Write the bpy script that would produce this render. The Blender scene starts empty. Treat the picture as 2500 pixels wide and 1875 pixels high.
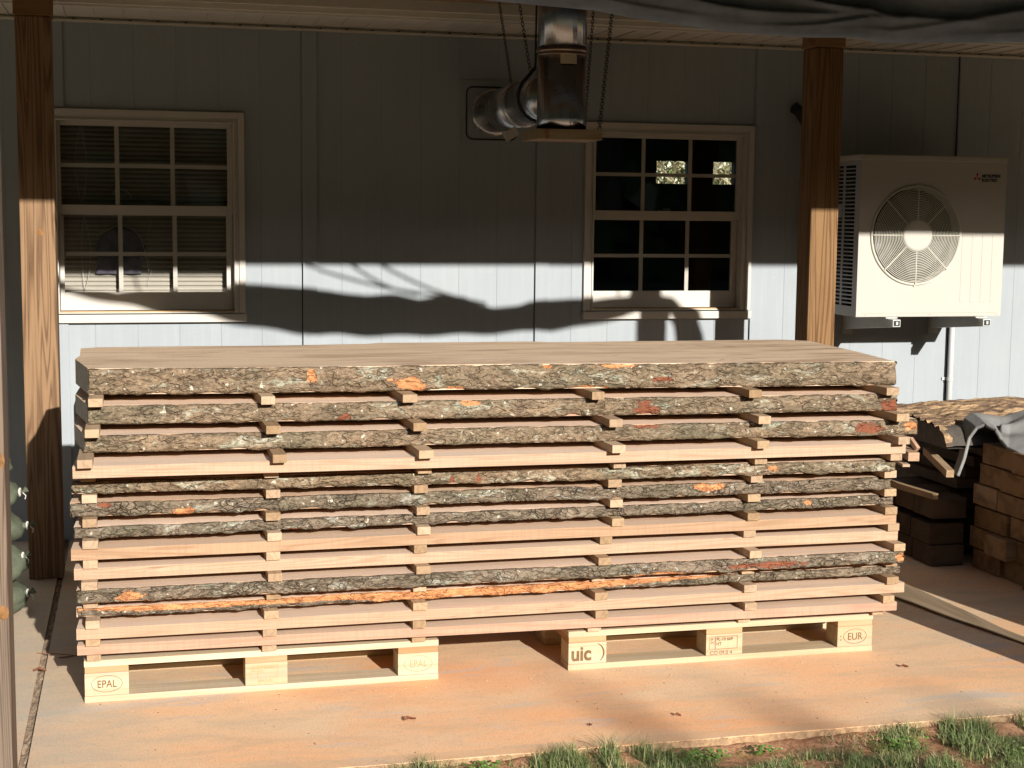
import bpy, bmesh, math, random
from mathutils import Vector, Matrix, noise
import mathutils
random.seed(7)
S = bpy.context.scene
COL = S.collection
R = math.radians

# ------------------------------------------------------------------ camera
cam_d = bpy.data.cameras.new("camera")
cam = bpy.data.objects.new("camera", cam_d)
COL.objects.link(cam)
yaw, pitch, roll = R(14.1288), R(6.4597), R(0.5861)
fw = Vector((math.sin(yaw)*math.cos(pitch), math.cos(yaw)*math.cos(pitch), -math.sin(pitch)))
rt0 = Vector((math.cos(yaw), -math.sin(yaw), 0)); up0 = rt0.cross(fw)
rt = math.cos(roll)*rt0 + math.sin(roll)*up0
up = -math.sin(roll)*rt0 + math.cos(roll)*up0
M = Matrix((rt, up, -fw)).transposed().to_4x4()
M.translation = Vector((0.39505, -7.66094, 1.63258))
cam.matrix_world = M
cam_d.sensor_width = 36.0
cam_d.lens = 36.0*3665.4/2500.0
cam_d.clip_start = 0.05
cam_d.clip_end = 500
S.camera = cam

# ------------------------------------------------------------------ light
SUNV = Vector((0.19, -1.0, 0.365)).normalized()      # towards the sun
ELEV = math.asin(SUNV.z)
w = bpy.data.worlds.new("World"); S.world = w; w.use_nodes = True
nt = w.node_tree
bg = nt.nodes["Background"]
sky = nt.nodes.new("ShaderNodeTexSky"); sky.sky_type = 'NISHITA'; sky.sun_disc = False
sky.sun_elevation = ELEV
sky.sun_rotation = math.atan2(SUNV.x, SUNV.y)
sky.altitude = 200
nt.links.new(sky.outputs[0], bg.inputs[0])
bg.inputs[1].default_value = 0.15
sd = bpy.data.lights.new("sun", 'SUN'); sd.energy = 4.6; sd.angle = R(0.55); sd.color = (1.0, 0.95, 0.875)
so = bpy.data.objects.new("sun", sd); COL.objects.link(so)
so.rotation_euler = SUNV.to_track_quat('Z', 'Y').to_euler()
S.view_settings.view_transform = 'Standard'
S.view_settings.look = 'None'
S.view_settings.exposure = 0.76
S.view_settings.gamma = 1.0
S.cycles.max_bounces = 8
S.cycles.transparent_max_bounces = 12
S.cycles.caustics_reflective = False
S.cycles.caustics_refractive = False

# ------------------------------------------------------------------ helpers
def tag(o, label=None, cat=None, group=None, kind=None):
    if label: o['label'] = label
    if cat: o['category'] = cat
    if group: o['group'] = group
    if kind: o['kind'] = kind
    return o

def thing(name, loc, label, cat, group=None, rz=0.0):
    o = bpy.data.objects.new(name, None); COL.objects.link(o)
    o.empty_display_size = 0.05
    o.location = loc; o.rotation_euler = (0, 0, rz)
    return tag(o, label, cat, group)

class MB:
    """collects geometry in world coordinates, links it as one mesh object"""
    def __init__(s): s.v = []; s.f = []
    def add(s, vs, fs):
        b = len(s.v); s.v += [tuple(v) for v in vs]; s.f += [tuple(i+b for i in f) for f in fs]
    def box(s, x0, x1, y0, y1, z0, z1):
        s.add([(x0,y0,z0),(x1,y0,z0),(x1,y1,z0),(x0,y1,z0),(x0,y0,z1),(x1,y0,z1),(x1,y1,z1),(x0,y1,z1)],
              [(0,3,2,1),(4,5,6,7),(0,1,5,4),(1,2,6,5),(2,3,7,6),(3,0,4,7)])
    def bar(s, p, q, wd, ht, upv=(0,0,1)):
        p = Vector(p); q = Vector(q); d = (q-p).normalized(); u = Vector(upv)
        sd_ = d.cross(u)
        if sd_.length < 1e-4: sd_ = d.cross(Vector((1,0,0)))
        sd_.normalize(); u = sd_.cross(d)
        a = sd_*wd/2; b = u*ht/2
        s.add([p-a-b,p+a-b,p+a+b,p-a+b,q-a-b,q+a-b,q+a+b,q-a+b],
              [(0,1,2,3),(7,6,5,4),(0,4,5,1),(1,5,6,2),(2,6,7,3),(3,7,4,0)])
    def tube(s, pts, r, n=10, cap=True, rad=None):
        pts = [Vector(p) for p in pts]; rings = []
        prev = None
        for i, p in enumerate(pts):
            d = (pts[min(i+1,len(pts)-1)]-pts[max(i-1,0)]).normalized()
            if prev is None:
                a = d.orthogonal().normalized()
            else:
                a = (prev - d*prev.dot(d)).normalized()
            prev = a; b = d.cross(a)
            rr = rad[i] if rad else r
            rings.append([p+(a*math.cos(t)+b*math.sin(t))*rr for t in [2*math.pi*k/n for k in range(n)]])
        vs = [v for g in rings for v in g]; fs = []
        for i in range(len(pts)-1):
            for k in range(n):
                fs.append((i*n+k, i*n+(k+1)%n, (i+1)*n+(k+1)%n, (i+1)*n+k))
        if cap:
            fs.append(tuple(range(n))[::-1]); fs.append(tuple((len(pts)-1)*n+k for k in range(n)))
        s.add(vs, fs)
    def grid(s, fn, nu, nv, closed_u=False, closed_v=False):
        vs = [fn(i/(nu if closed_u else nu-1), j/(nv if closed_v else nv-1)) for i in range(nu) for j in range(nv)]
        fs = []
        for i in range(nu if closed_u else nu-1):
            for j in range(nv if closed_v else nv-1):
                i2 = (i+1) % nu; j2 = (j+1) % nv
                fs.append((i*nv+j, i2*nv+j, i2*nv+j2, i*nv+j2))
        s.add(vs, fs)
    def build(s, name, mat, parent=None, bevel=0.0, smooth=False, fix=True, kind=None):
        me = bpy.data.meshes.new(name)
        off = Vector(parent_world(parent)) if parent else Vector((0,0,0))
        rz = -parent_rz(parent) if parent else 0
        vs = [Vector(v)-off for v in s.v]
        if rz: 
            m = Matrix.Rotation(rz, 3, 'Z'); vs = [m @ v for v in vs]
        me.from_pydata(vs, [], s.f); me.update()
        if bevel or fix:
            bm = bmesh.new(); bm.from_mesh(me)
            if bevel: bmesh.ops.bevel(bm, geom=bm.edges[:], offset=bevel, segments=2, affect='EDGES', profile=0.6)
            bmesh.ops.recalc_face_normals(bm, faces=bm.faces[:])
            bm.to_mesh(me); bm.free()
        if smooth:
            for p in me.polygons: p.use_smooth = True
        if mat: me.materials.append(mat)
        o = bpy.data.objects.new(name, me); COL.objects.link(o)
        if parent: o.parent = parent
        if kind: o['kind'] = kind
        return o

def parent_world(o):
    v = Vector((0,0,0))
    while o is not None:
        v = v + o.location; o = o.parent
    return v
def parent_rz(o):
    return 0

def single(mb, name, mat, label, cat, group=None, origin=None, **kw):
    """a thing that is one mesh with its origin at its base"""
    if origin is None:
        n = len(mb.v); origin = (sum(v[0] for v in mb.v)/n, sum(v[1] for v in mb.v)/n, min(v[2] for v in mb.v))
    org = Vector(origin)
    mb.v = [tuple(Vector(v)-org) for v in mb.v]
    o = mb.build(name, mat, None, **kw); o.location = org
    return tag(o, label, cat, group)

def fbm(p, oct=4):
    return noise.fractal(Vector(p), 1.0, 2.0, oct)
def nz(*p): return noise.noise(Vector(p))

# ------------------------------------------------------------------ materials
def newmat(name, rough=0.7, spec=0.3):
    m = bpy.data.materials.new(name); m.use_nodes = True
    b = m.node_tree.nodes["Principled BSDF"]
    b.inputs["Roughness"].default_value = rough
    b.inputs["Specular IOR Level"].default_value = spec
    return m, m.node_tree, b
class NG:
    def __init__(s, nt): s.nt = nt; s.N = nt.nodes; s.L = nt.links
    def n(s, t, **kw):
        x = s.N.new(t)
        for k, v in kw.items(): setattr(x, k, v)
        return x
    def link(s, a, b): s.L.new(a, b)
    def coord(s, scale=(1,1,1), rnd=True, rot=(0,0,0)):
        tc = s.n("ShaderNodeTexCoord"); out = tc.outputs["Object"]
        if rnd:
            oi = s.n("ShaderNodeObjectInfo"); mu = s.n("ShaderNodeMath", operation='MULTIPLY'); mu.inputs[1].default_value = 37.0
            s.link(oi.outputs["Random"], mu.inputs[0])
            ad = s.n("ShaderNodeVectorMath", operation='ADD'); s.link(out, ad.inputs[0]); s.link(mu.outputs[0], ad.inputs[1]); out = ad.outputs[0]
        mp = s.n("ShaderNodeMapping"); mp.inputs["Scale"].default_value = scale; mp.inputs["Rotation"].default_value = rot
        s.link(out, mp.inputs["Vector"]); return mp.outputs[0]
    def noise(s, vec, scale=5, detail=4, rough=0.55, dist=0.0):
        x = s.n("ShaderNodeTexNoise"); x.inputs["Scale"].default_value = scale; x.inputs["Detail"].default_value = detail
        x.inputs["Roughness"].default_value = rough; x.inputs["Distortion"].default_value = dist
        s.link(vec, x.inputs["Vector"]); return x.outputs["Fac"]
    def ramp(s, fac, stops, interp='LINEAR'):
        x = s.n("ShaderNodeValToRGB"); x.color_ramp.interpolation = interp
        e = x.color_ramp.elements
        while len(e) < len(stops): e.new(0.5)
        for i, (p, c) in enumerate(stops):
            e[i].position = p; e[i].color = (c if len(c) == 4 else (*c, 1)) if not isinstance(c, (int, float)) else (c,c,c,1)
        s.link(fac, x.inputs[0]); return x.outputs[0]
    def math(s, op, a, b=None, c=None, clamp=False):
        x = s.n("ShaderNodeMath", operation=op); x.use_clamp = clamp
        for i, v in enumerate((a, b, c)):
            if v is None: continue
            if isinstance(v, (int, float)): x.inputs[i].default_value = v
            else: s.link(v, x.inputs[i])
        return x.outputs[0]
    def mix(s, fac, a, b, mode='MIX'):
        x = s.n("ShaderNodeMix", data_type='RGBA', blend_type=mode)
        for i, v in ((0, fac), (6, a), (7, b)):
            if isinstance(v, (int, float)): x.inputs[i].default_value = v
            elif isinstance(v, tuple): x.inputs[i].default_value = (*v, 1) if len(v) == 3 else v
            else: s.link(v, x.inputs[i])
        return x.outputs[2]
    def bump(s, h, strength=0.4, dist=0.005):
        x = s.n("ShaderNodeBump"); x.inputs["Strength"].default_value = strength; x.inputs["Distance"].default_value = dist
        s.link(h, x.inputs["Height"]); return x.outputs[0]
    def attr(s, name):
        x = s.n("ShaderNodeAttribute"); x.attribute_name = name; return x.outputs["Fac"]
    def sep(s, vec):
        x = s.n("ShaderNodeSeparateXYZ"); s.link(vec, x.inputs[0]); return x.outputs

def wood(name, light, dark, stain=None, ring=34, rscale=(0.35, 5, 8), saw=0.25, rough=0.75, ringmix=0.55, stain_amt=0.3, axis='x', bumpk=0.3, vary=0.26, checks=0.0):
    m, t, b = newmat(name, rough, 0.2); g = NG(t)
    rot = {'x': (0,0,0), 'y': (0,0,R(90)), 'z': (0,R(90),0)}[axis]
    base = g.coord((1,1,1), rot=rot)
    def mp(sc):
        x = g.n("ShaderNodeMapping"); x.inputs["Scale"].default_value = sc; g.link(base, x.inputs["Vector"]); return x.outputs[0]
    N = g.noise(mp(rscale), 1.0, 2.5, 0.45, 0.3)
    s_ = g.math('SINE', g.math('MULTIPLY', N, ring*2.0))
    s_ = g.math('MULTIPLY_ADD', s_, 0.5, 0.5)
    s_ = g.math('POWER', s_, 2.2)
    fib = g.noise(mp((6, 160, 160)), 1.0, 3, 0.6)
    f1 = g.math('MULTIPLY', s_, ringmix)
    f2 = g.math('ADD', f1, g.math('MULTIPLY', g.math('SUBTRACT', fib, 0.5), 1.1), clamp=True)
    col = g.mix(f2, light, dark)
    if saw:
        sw = g.noise(mp((130, 2.5, 3)), 1.0, 2, 0.7)
        col = g.mix(g.math('MULTIPLY', g.ramp(sw, [(0.42, 0.0), (0.66, 1.0)]), saw), col, tuple(c*0.72 for c in light))
    if stain:
        st = g.noise(mp((1.6, 9, 12)), 1.0, 4, 0.6, 0.6)
        col = g.mix(g.math('MULTIPLY', g.ramp(st, [(0.5, 0.0), (0.72, 1.0)]), stain_amt), col, stain)
    sc2 = g.noise(mp((4, 14, 14)), 1.0, 4, 0.65)
    col = g.mix(g.math('MULTIPLY', g.math('SUBTRACT', sc2, 0.3, clamp=True), 0.55), col, tuple(c*0.78 for c in light))
    if checks:
        q1 = g.math('ABSOLUTE', g.math('SUBTRACT', g.noise(mp((0.9, 11, 9)), 1.0, 4, 0.55, 0.4), 0.5))
        q2 = g.ramp(g.noise(mp((1.3, 3, 3)), 1.0, 2, 0.5), [(0.5, 0.0), (0.6, 1.0)])
        col = g.mix(g.math('MULTIPLY', g.math('MULTIPLY', g.ramp(q1, [(0.0, 1.0), (0.012, 0.0)]), q2), checks), col, tuple(c*0.22 for c in light))
    oi = g.n("ShaderNodeObjectInfo")
    hv = g.n("ShaderNodeHueSaturation")
    g.link(g.math('MULTIPLY_ADD', oi.outputs["Random"], vary, 1.0-vary/2), hv.inputs["Value"])
    g.link(g.math('MULTIPLY_ADD', oi.outputs["Random"], -0.2, 1.08), hv.inputs["Saturation"])
    g.link(col, hv.inputs["Color"])
    g.link(hv.outputs[0], b.inputs["Base Color"])
    h = g.math('ADD', g.math('MULTIPLY', fib, 0.6), g.math('MULTIPLY', sc2, 0.5))
    g.link(g.bump(h, bumpk, 0.004), b.inputs["Normal"])
    return m

MW_SAWN = wood("fresh_sawn_oak", (0.47,0.315,0.205), (0.31,0.175,0.10), stain=(0.30,0.20,0.13), ring=78, rscale=(0.42,6,15), saw=0.45, stain_amt=0.35, ringmix=0.62, checks=0.35)
MW_LIT_TOP = wood("sawn_board_lit_top", (0.72,0.545,0.405), (0.56,0.40,0.28), stain=(0.42,0.33,0.27), ring=16, rscale=(0.3,5,5), saw=0.12, ringmix=0.25, stain_amt=0.3)  # paler copy for board tops, their brightness put into the colour
MW_GREY = wood("sawn_board_pinkish", (0.50,0.31,0.215), (0.34,0.19,0.125), stain=(0.28,0.19,0.14), ring=40, rscale=(0.42,6,12), saw=0.5, stain_amt=0.75, checks=0.6)
MW_TOP = wood("slab_top_oak", (0.65,0.475,0.315), (0.42,0.28,0.17), stain=(0.30,0.17,0.095), ring=60, rscale=(0.22,4.5,3), saw=0.18, ringmix=0.5, stain_amt=0.95, checks=0.9)
MW_STICK = wood("sticker_wood", (0.36,0.245,0.145), (0.22,0.14,0.075), stain=(0.2,0.13,0.08), ring=18, rscale=(0.6,16,16), saw=0.1, axis='y')
MW_STICK2 = wood("sticker_wood_pale", (0.44,0.315,0.195), (0.30,0.195,0.115), ring=18, rscale=(0.6,16,16), saw=0.1, axis='y')
MW_PALLET = wood("pallet_pine", (0.52,0.405,0.26), (0.38,0.27,0.15), stain=(0.36,0.34,0.30), ring=16, rscale=(0.5,10,12), saw=0.25, stain_amt=0.55)
MW_PALLETTOP = wood("pallet_pine_greyed", (0.60,0.49,0.33), (0.38,0.30,0.20), stain=(0.33,0.34,0.33), ring=16, rscale=(0.5,14,10), saw=0.1, stain_amt=0.8)
MW_STRINGER = wood("pallet_stringer_pine", (0.46,0.285,0.15), (0.33,0.18,0.085), ring=16, rscale=(0.5,10,12), saw=0.15)
MW_POST = wood("treated_pine_post", (0.235,0.132,0.058), (0.078,0.036,0.014), stain=(0.2,0.11,0.05), ring=70, rscale=(0.30,8,8), saw=0.05, ringmix=0.8, axis='z', bumpk=0.4)
MW_OLD = wood("weathered_post", (0.185,0.13,0.088), (0.045,0.03,0.021), stain=(0.10,0.09,0.08), ring=60, rscale=(0.3,8,8), saw=0.1, ringmix=0.7, axis='z', stain_amt=0.8)
MW_BEAM = wood("beam_pine", (0.27,0.16,0.075), (0.14,0.07,0.03), ring=20, saw=0.05)
MW_SHADED = wood("shaded_old_timber", (0.085,0.05,0.026), (0.04,0.022,0.012), stain=(0.03,0.02,0.014), ring=9, rscale=(3,7,7), saw=0.3, stain_amt=0.9, vary=0.6)  # darker copy of the beam wood, shade of the low pile painted in
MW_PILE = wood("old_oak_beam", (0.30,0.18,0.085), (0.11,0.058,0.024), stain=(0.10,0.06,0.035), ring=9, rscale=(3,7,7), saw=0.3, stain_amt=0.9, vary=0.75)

def mat_bark(name, base=(0.265,0.190,0.122), dark=(0.050,0.031,0.018), lichen=(0.50,0.48,0.37), orange=(0.60,0.265,0.115), lich=0.56, cs=58, ck=0.5):
    m, t, b = newmat(name, 0.95, 0.1); g = NG(t)
    c = g.coord((1,1,1))
    def mp(sc, src=c):
        x = g.n("ShaderNodeMapping"); x.inputs["Scale"].default_value = sc; g.link(src, x.inputs["Vector"]); return x.outputs[0]
    # wavy ridges that run along the log
    wz = g.n("ShaderNodeTexNoise"); wz.inputs["Scale"].default_value = 13; wz.inputs["Detail"].default_value = 4; g.link(mp((0.6,1,1)), wz.inputs["Vector"])
    va = g.n("ShaderNodeVectorMath", operation='MULTIPLY_ADD'); g.link(wz.outputs["Color"], va.inputs[0]); va.inputs[1].default_value = (0.10,0.05,0.07); g.link(c, va.inputs[2])
    w_ = va.outputs[0]
    r1 = g.math('ABSOLUTE', g.math('SUBTRACT', g.noise(mp((9,26,26), w_), 1.0, 3, 0.6), 0.5))
    r2 = g.math('ABSOLUTE', g.math('SUBTRACT', g.noise(mp((26,60,60), w_), 1.0, 3, 0.6), 0.5))
    rid = g.ramp(r1, [(0.0, 0.8), (0.03, 0.0)]); rid2 = g.ramp(r2, [(0.0, 0.8), (0.05, 0.0)])
    vo = g.n("ShaderNodeTexVoronoi"); vo.feature = 'DISTANCE_TO_EDGE'; vo.inputs["Scale"].default_value = cs
    g.link(mp((0.8,1,1.1), w_), vo.inputs["Vector"])
    crack = g.math('MULTIPLY', g.ramp(vo.outputs["Distance"], [(0.0, 1.0), (0.10, 0.0)]), g.ramp(g.noise(c, 9, 4, 0.65), [(ck, 0.0), (ck+0.14, 0.9)]))
    n0 = g.noise(mp((0.5,1,1)), 6, 4, 0.6)
    n1 = g.noise(mp((0.45,1,1.3), w_), 22, 6, 0.75)
    n2 = g.noise(mp((0.6,1,1.2)), 110, 4, 0.8)
    col = g.mix(g.ramp(n1, [(0.32, 0.0), (0.68, 1.0)]), tuple(x*0.58 for x in base), tuple(min(1, x*1.5) for x in base))
    col = g.mix(g.math('MULTIPLY', g.ramp(n0, [(0.45, 0.0), (0.66, 1.0)]), 0.55), col, (0.15,0.145,0.095))
    col = g.mix(g.ramp(n2, [(0.38, 0.6), (0.50, 0.0)]), col, dark)
    col = g.mix(g.ramp(n2, [(0.55, 0.0), (0.75, 0.6)]), col, (0.50,0.41,0.30))
    l1 = g.noise(mp((0.45,1,1.4), w_), 15, 5, 0.7)
    l2 = g.noise(mp((0.6,1,1)), 85, 3, 0.7)
    lm = g.math('MULTIPLY', g.ramp(l1, [(lich, 0.0), (lich+0.06, 1.0)]), g.ramp(l2, [(0.36, 0.1), (0.56, 0.9)]))
    lc = g.mix(g.ramp(g.noise(c, 5, 2), [(0.45, 0.0), (0.6, 1.0)]), lichen, (0.38,0.40,0.30))
    col = g.mix(lm, col, lc)
    col = g.mix(g.ramp(g.noise(c, 48, 2, 0.5), [(0.67, 0.0), (0.72, 0.9)]), col, (0.62,0.58,0.47))
    col = g.mix(g.math('MULTIPLY', rid, 0.5), col, dark); col = g.mix(g.math('MULTIPLY', rid2, 0.35), col, dark)
    col = g.mix(g.math('MULTIPLY', crack, 0.85), col, (0.018,0.012,0.008))
    pa = g.attr("peel")
    pn = g.math('ADD', pa, g.math('MULTIPLY', g.math('SUBTRACT', g.noise(mp((0.6,1,1)), 38, 5, 0.75), 0.5), 1.9))
    pm = g.ramp(pn, [(0.50, 0.0), (0.53, 1.0)])
    oc = g.mix(g.ramp(g.noise(mp((0.35,1,1)), 70, 4, 0.65), [(0.35, 0.0), (0.65, 1.0)]), tuple(x*0.62 for x in orange), tuple(min(1, x*1.35) for x in orange))
    rd = g.attr("red")
    oc = g.mix(rd, oc, g.mix(n1, (0.16,0.06,0.035), (0.36,0.13,0.07)))
    col = g.mix(pm, col, oc)
    g.link(col, b.inputs["Base Color"])
    h = g.math('ADD', g.math('MULTIPLY', n1, 1.2), g.math('MULTIPLY', n2, 0.45))
    h = g.math('SUBTRACT', h, g.math('MULTIPLY', g.math('ADD', crack, rid), 0.6))
    h = g.math('SUBTRACT', h, g.math('MULTIPLY', pm, 0.3))
    g.link(g.bump(h, 0.9, 0.014), b.inputs["Normal"])
    return m
M_BARK = mat_bark("oak_bark", ck=0.60)
M_BARKG = mat_bark("grey_oak_bark", base=(0.225,0.175,0.125), lichen=(0.46,0.45,0.38), lich=0.57, cs=46, ck=0.47)

def simple(name, col, rough=0.6, metal=0.0, var=0.12, scale=12, bump=0.0, spec=0.3, bscale=200, rnd=True):
    m, t, b = newmat(name, rough, spec); g = NG(t)
    c = g.coord((1,1,1), rnd=rnd)
    n = g.noise(c, scale, 5, 0.6)
    cc = g.mix(g.ramp(n, [(0.3, 0.0), (0.75, 1.0)]), tuple(max(0, x*(1-var)) for x in col), tuple(min(1, x*(1+var)) for x in col))
    g.link(cc, b.inputs["Base Color"]); b.inputs["Metallic"].default_value = metal
    if bump: g.link(g.bump(g.noise(c, bscale, 3, 0.6), bump, 0.002), b.inputs["Normal"])
    return m
M_VINYL = simple("window_vinyl", (0.52,0.49,0.44), 0.45, var=0.04)
M_MUNTIN = simple("muntin_vinyl", (0.40,0.375,0.33), 0.4, var=0.04)
M_SOFFIT = simple("soffit_vinyl", (0.58,0.54,0.47), 0.5, var=0.05)
M_BLACK = simple("black_void", (0.004,0.004,0.005), 0.9, var=0)
M_BLKPL = simple("black_rubber", (0.02,0.02,0.022), 0.6)
M_CHAIN = simple("chain_steel", (0.06,0.05,0.04), 0.5, metal=0.8, var=0.4, scale=80)
M_WHITEPIPE = simple("white_conduit", (0.46,0.47,0.47), 0.45, var=0.05)
M_AC = simple("unit_enamel", (0.46,0.43,0.38), 0.35, var=0.02, scale=3)
M_ACGRILLE = simple("unit_grille", (0.52,0.50,0.42), 0.4, var=0.03)
M_ACFAN = simple("fan_blade_grey", (0.10,0.10,0.10), 0.5)
M_GALV = simple("painted_bracket", (0.44,0.46,0.44), 0.4, metal=0.0, var=0.08, scale=30)
M_LABEL = simple("paper_label", (0.46,0.38,0.28), 0.8, var=0.08)
M_RED = simple("logo_red", (0.45,0.02,0.03), 0.5, var=0)
M_INK = simple("print_black", (0.02,0.02,0.02), 0.6, var=0)
M_BRAND = simple("scorched_mark", (0.16,0.095,0.04), 0.8, var=0.3, scale=60)
M_FAINT = simple("faint_stamp", (0.42,0.26,0.12), 0.8, var=0.1, scale=60)
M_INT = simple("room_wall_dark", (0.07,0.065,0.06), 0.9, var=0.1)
M_GASKET = simple("dark_gasket", (0.03,0.03,0.03), 0.8)
M_STRING = simple("white_string", (0.62,0.60,0.54), 0.8)
M_WHITE = simple("white_scrap", (0.75,0.74,0.70), 0.7)
M_BLUECLOTH = simple("slate_blue_cloth", (0.40,0.36,0.46), 0.9, var=0.3, scale=14)
M_WIRE = simple("hanger_wire", (0.9,0.86,0.78), 0.5)
M_BLIND = simple("blind_slat", (0.68,0.60,0.50), 0.55, var=0.05)
M_BAG = simple("green_bag", (0.105,0.12,0.08), 0.75, var=0.25, scale=25, bump=0.3, bscale=300)
M_CLOTH = simple("grey_fleece", (0.22,0.218,0.21), 0.95, var=0.25, scale=9, bump=0.6, bscale=120)
M_ROOF = simple("brown_metal_roof", (0.10,0.085,0.07), 0.5)

def mat_siding():
    m, t, b = newmat("blue_grey_painted_siding", 0.55, 0.25); g = NG(t)
    c = g.coord((1,1,1), rnd=False)
    n = g.noise(c, 1.6, 4, 0.6)
    mp = g.n("ShaderNodeMapping"); mp.inputs["Scale"].default_value = (28, 28, 1.6); g.link(c, mp.inputs["Vector"])
    st = g.noise(mp.outputs[0], 1.0, 5, 0.65)
    col = g.mix(g.ramp(n, [(0.3, 0.0), (0.75, 1.0)]), (0.278,0.308,0.330), (0.318,0.346,0.366))
    col = g.mix(g.math('MULTIPLY', g.ramp(st, [(0.45, 0.0), (0.75, 1.0)]), 0.25), col, (0.40,0.42,0.43))
    sp = g.ramp(g.noise(c, 75, 2, 0.4), [(0.74, 0.0), (0.77, 1.0)])
    col = g.mix(g.math('MULTIPLY', sp, 0.5), col, (0.60,0.62,0.63))
    g.link(col, b.inputs["Base Color"])
    h = g.math('ADD', g.math('MULTIPLY', st, 0.8), g.math('MULTIPLY', g.noise(c, 160, 3), 0.4))
    g.link(g.bump(h, 0.35, 0.003), b.inputs["Normal"])
    return m
M_SIDING = mat_siding()

def mat_concrete():
    m, t, b = newmat("stained_concrete", 0.85, 0.2); g = NG(t)
    c = g.coord((1,1,1), rnd=False)
    def mp(sc):
        x = g.n("ShaderNodeMapping"); x.inputs["Scale"].default_value = sc; g.link(c, x.inputs["Vector"]); return x.outputs[0]
    n1 = g.noise(mp((0.7,1.7,1)), 1.3, 6, 0.6, 0.6); n2 = g.noise(mp((0.6,1.6,1)), 4.5, 6, 0.65, 0.5); n3 = g.noise(c, 150, 4, 0.75); n4 = g.noise(mp((0.6,1.8,1)), 0.9, 4, 0.55, 0.8)
    n5 = g.noise(c, 38, 4, 0.7)
    x, y, z = g.sep(c)
    ed = g.math('MULTIPLY_ADD', y, -0.60, -1.50, clamp=True)
    k = g.math('ADD', g.math('MULTIPLY', ed, 0.75), g.math('MULTIPLY', g.math('SUBTRACT', n1, 0.48), 2.4), clamp=True)
    col = g.mix(k, (0.76,0.54,0.34), (0.92,0.46,0.215))
    col = g.mix(g.math('MULTIPLY', g.ramp(n2, [(0.46, 0.0), (0.64, 1.0)]), 0.5), col, (0.56,0.42,0.28))
    col = g.mix(g.math('MULTIPLY', g.ramp(n4, [(0.50, 0.0), (0.66, 1.0)]), 0.6), col, (0.86,0.38,0.15))
    gp = g.ramp(g.noise(mp((0.5,1.7,1)), 3.0, 4, 0.6, 0.6), [(0.56, 0.0), (0.66, 0.65)])
    col = g.mix(gp, col, (0.56,0.50,0.44))
    left = g.math('SUBTRACT', 0.55, x); left = g.math('ADD', g.math('MULTIPLY', left, 1.6), g.math('MULTIPLY', g.math('SUBTRACT', n2, 0.5), 1.6), clamp=True)
    left = g.math('MULTIPLY', left, g.math('SUBTRACT', 1.0, g.math('MULTIPLY', ed, 0.5)))
    col = g.mix(g.math('MULTIPLY', left, 0.85), col, (0.53,0.46,0.36))
    col = g.mix(g.math('MULTIPLY', g.ramp(n3, [(0.38, 1.0), (0.50, 0.0)]), 0.38), col, (0.34,0.22,0.13))
    col = g.mix(g.math('MULTIPLY', g.ramp(n5, [(0.34, 1.0), (0.46, 0.0)]), 0.22), col, (0.40,0.27,0.17))
    col = g.mix(g.ramp(g.noise(c, 60, 2, 0.5), [(0.74, 0.0), (0.76, 0.5)]), col, (0.85,0.68,0.48))
    lp = g.math('LESS_THAN', y, g.math('MULTIPLY_ADD', n2, 0.03, -3.335))
    col = g.mix(g.math('MULTIPLY', lp, 0.28), col, (0.50,0.38,0.24))
    zl = g.math('LESS_THAN', z, g.math('MULTIPLY_ADD', n5, -0.012, -0.001))
    col = g.mix(g.math('MULTIPLY', zl, 0.9), col, g.mix(g.ramp(n5, [(0.35, 0.0), (0.65, 1.0)]), (0.17,0.105,0.06), (0.40,0.27,0.15)))
    g.link(col, b.inputs["Base Color"])
    g.link(g.bump(g.math('ADD', n3, g.math('MULTIPLY', n5, 0.6)), 0.5, 0.003), b.inputs["Normal"])
    return m
M_CONC = mat_concrete()

def mat_soil():
    m, t, b = newmat("red_clay_soil", 0.95, 0.1); g = NG(t)
    c = g.coord((1,1,1), rnd=False)
    n1 = g.noise(c, 7, 5, 0.65); n2 = g.noise(c, 60, 5, 0.7)
    col = g.mix(g.ramp(n1, [(0.3, 0.0), (0.7, 1.0)]), (0.34,0.155,0.075), (0.52,0.30,0.17))
    col = g.mix(g.ramp(n2, [(0.35, 0.6), (0.55, 0.0)]), col, (0.14,0.075,0.04))
    g.link(col, b.inputs["Base Color"])
    g.link(g.bump(n2, 0.8, 0.01), b.inputs["Normal"])
    return m
M_SOIL = mat_soil()

def mat_leaf(name, c1, c2, tr=0.25):
    m, t, b = newmat(name, 0.6, 0.25); g = NG(t)
    geo = g.n("ShaderNodeNewGeometry")
    n = g.noise(geo.outputs["Position"], 30, 3, 0.6)
    ri = geo.outputs["Random Per Island"]
    col = g.mix(ri, c1, c2)
    col = g.mix(g.math('MULTIPLY', g.ramp(ri, [(0.86, 0.0), (0.9, 1.0)], 'CONSTANT'), 0.8), col, (0.42,0.34,0.19))
    g.link(col, b.inputs["Base Color"])
    return m
M_GRASS = mat_leaf("grass_blade", (0.07,0.115,0.035), (0.24,0.27,0.10))
M_LEAF = mat_leaf("tree_leaf", (0.04,0.07,0.02), (0.12,0.15,0.05))
M_TWIG = mat_leaf("dry_brush", (0.22,0.18,0.10), (0.42,0.38,0.22))
M_TRUNK = simple("tree_bark_grey", (0.13,0.10,0.075), 0.9, var=0.4, scale=20, bump=0.5, bscale=60)

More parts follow.
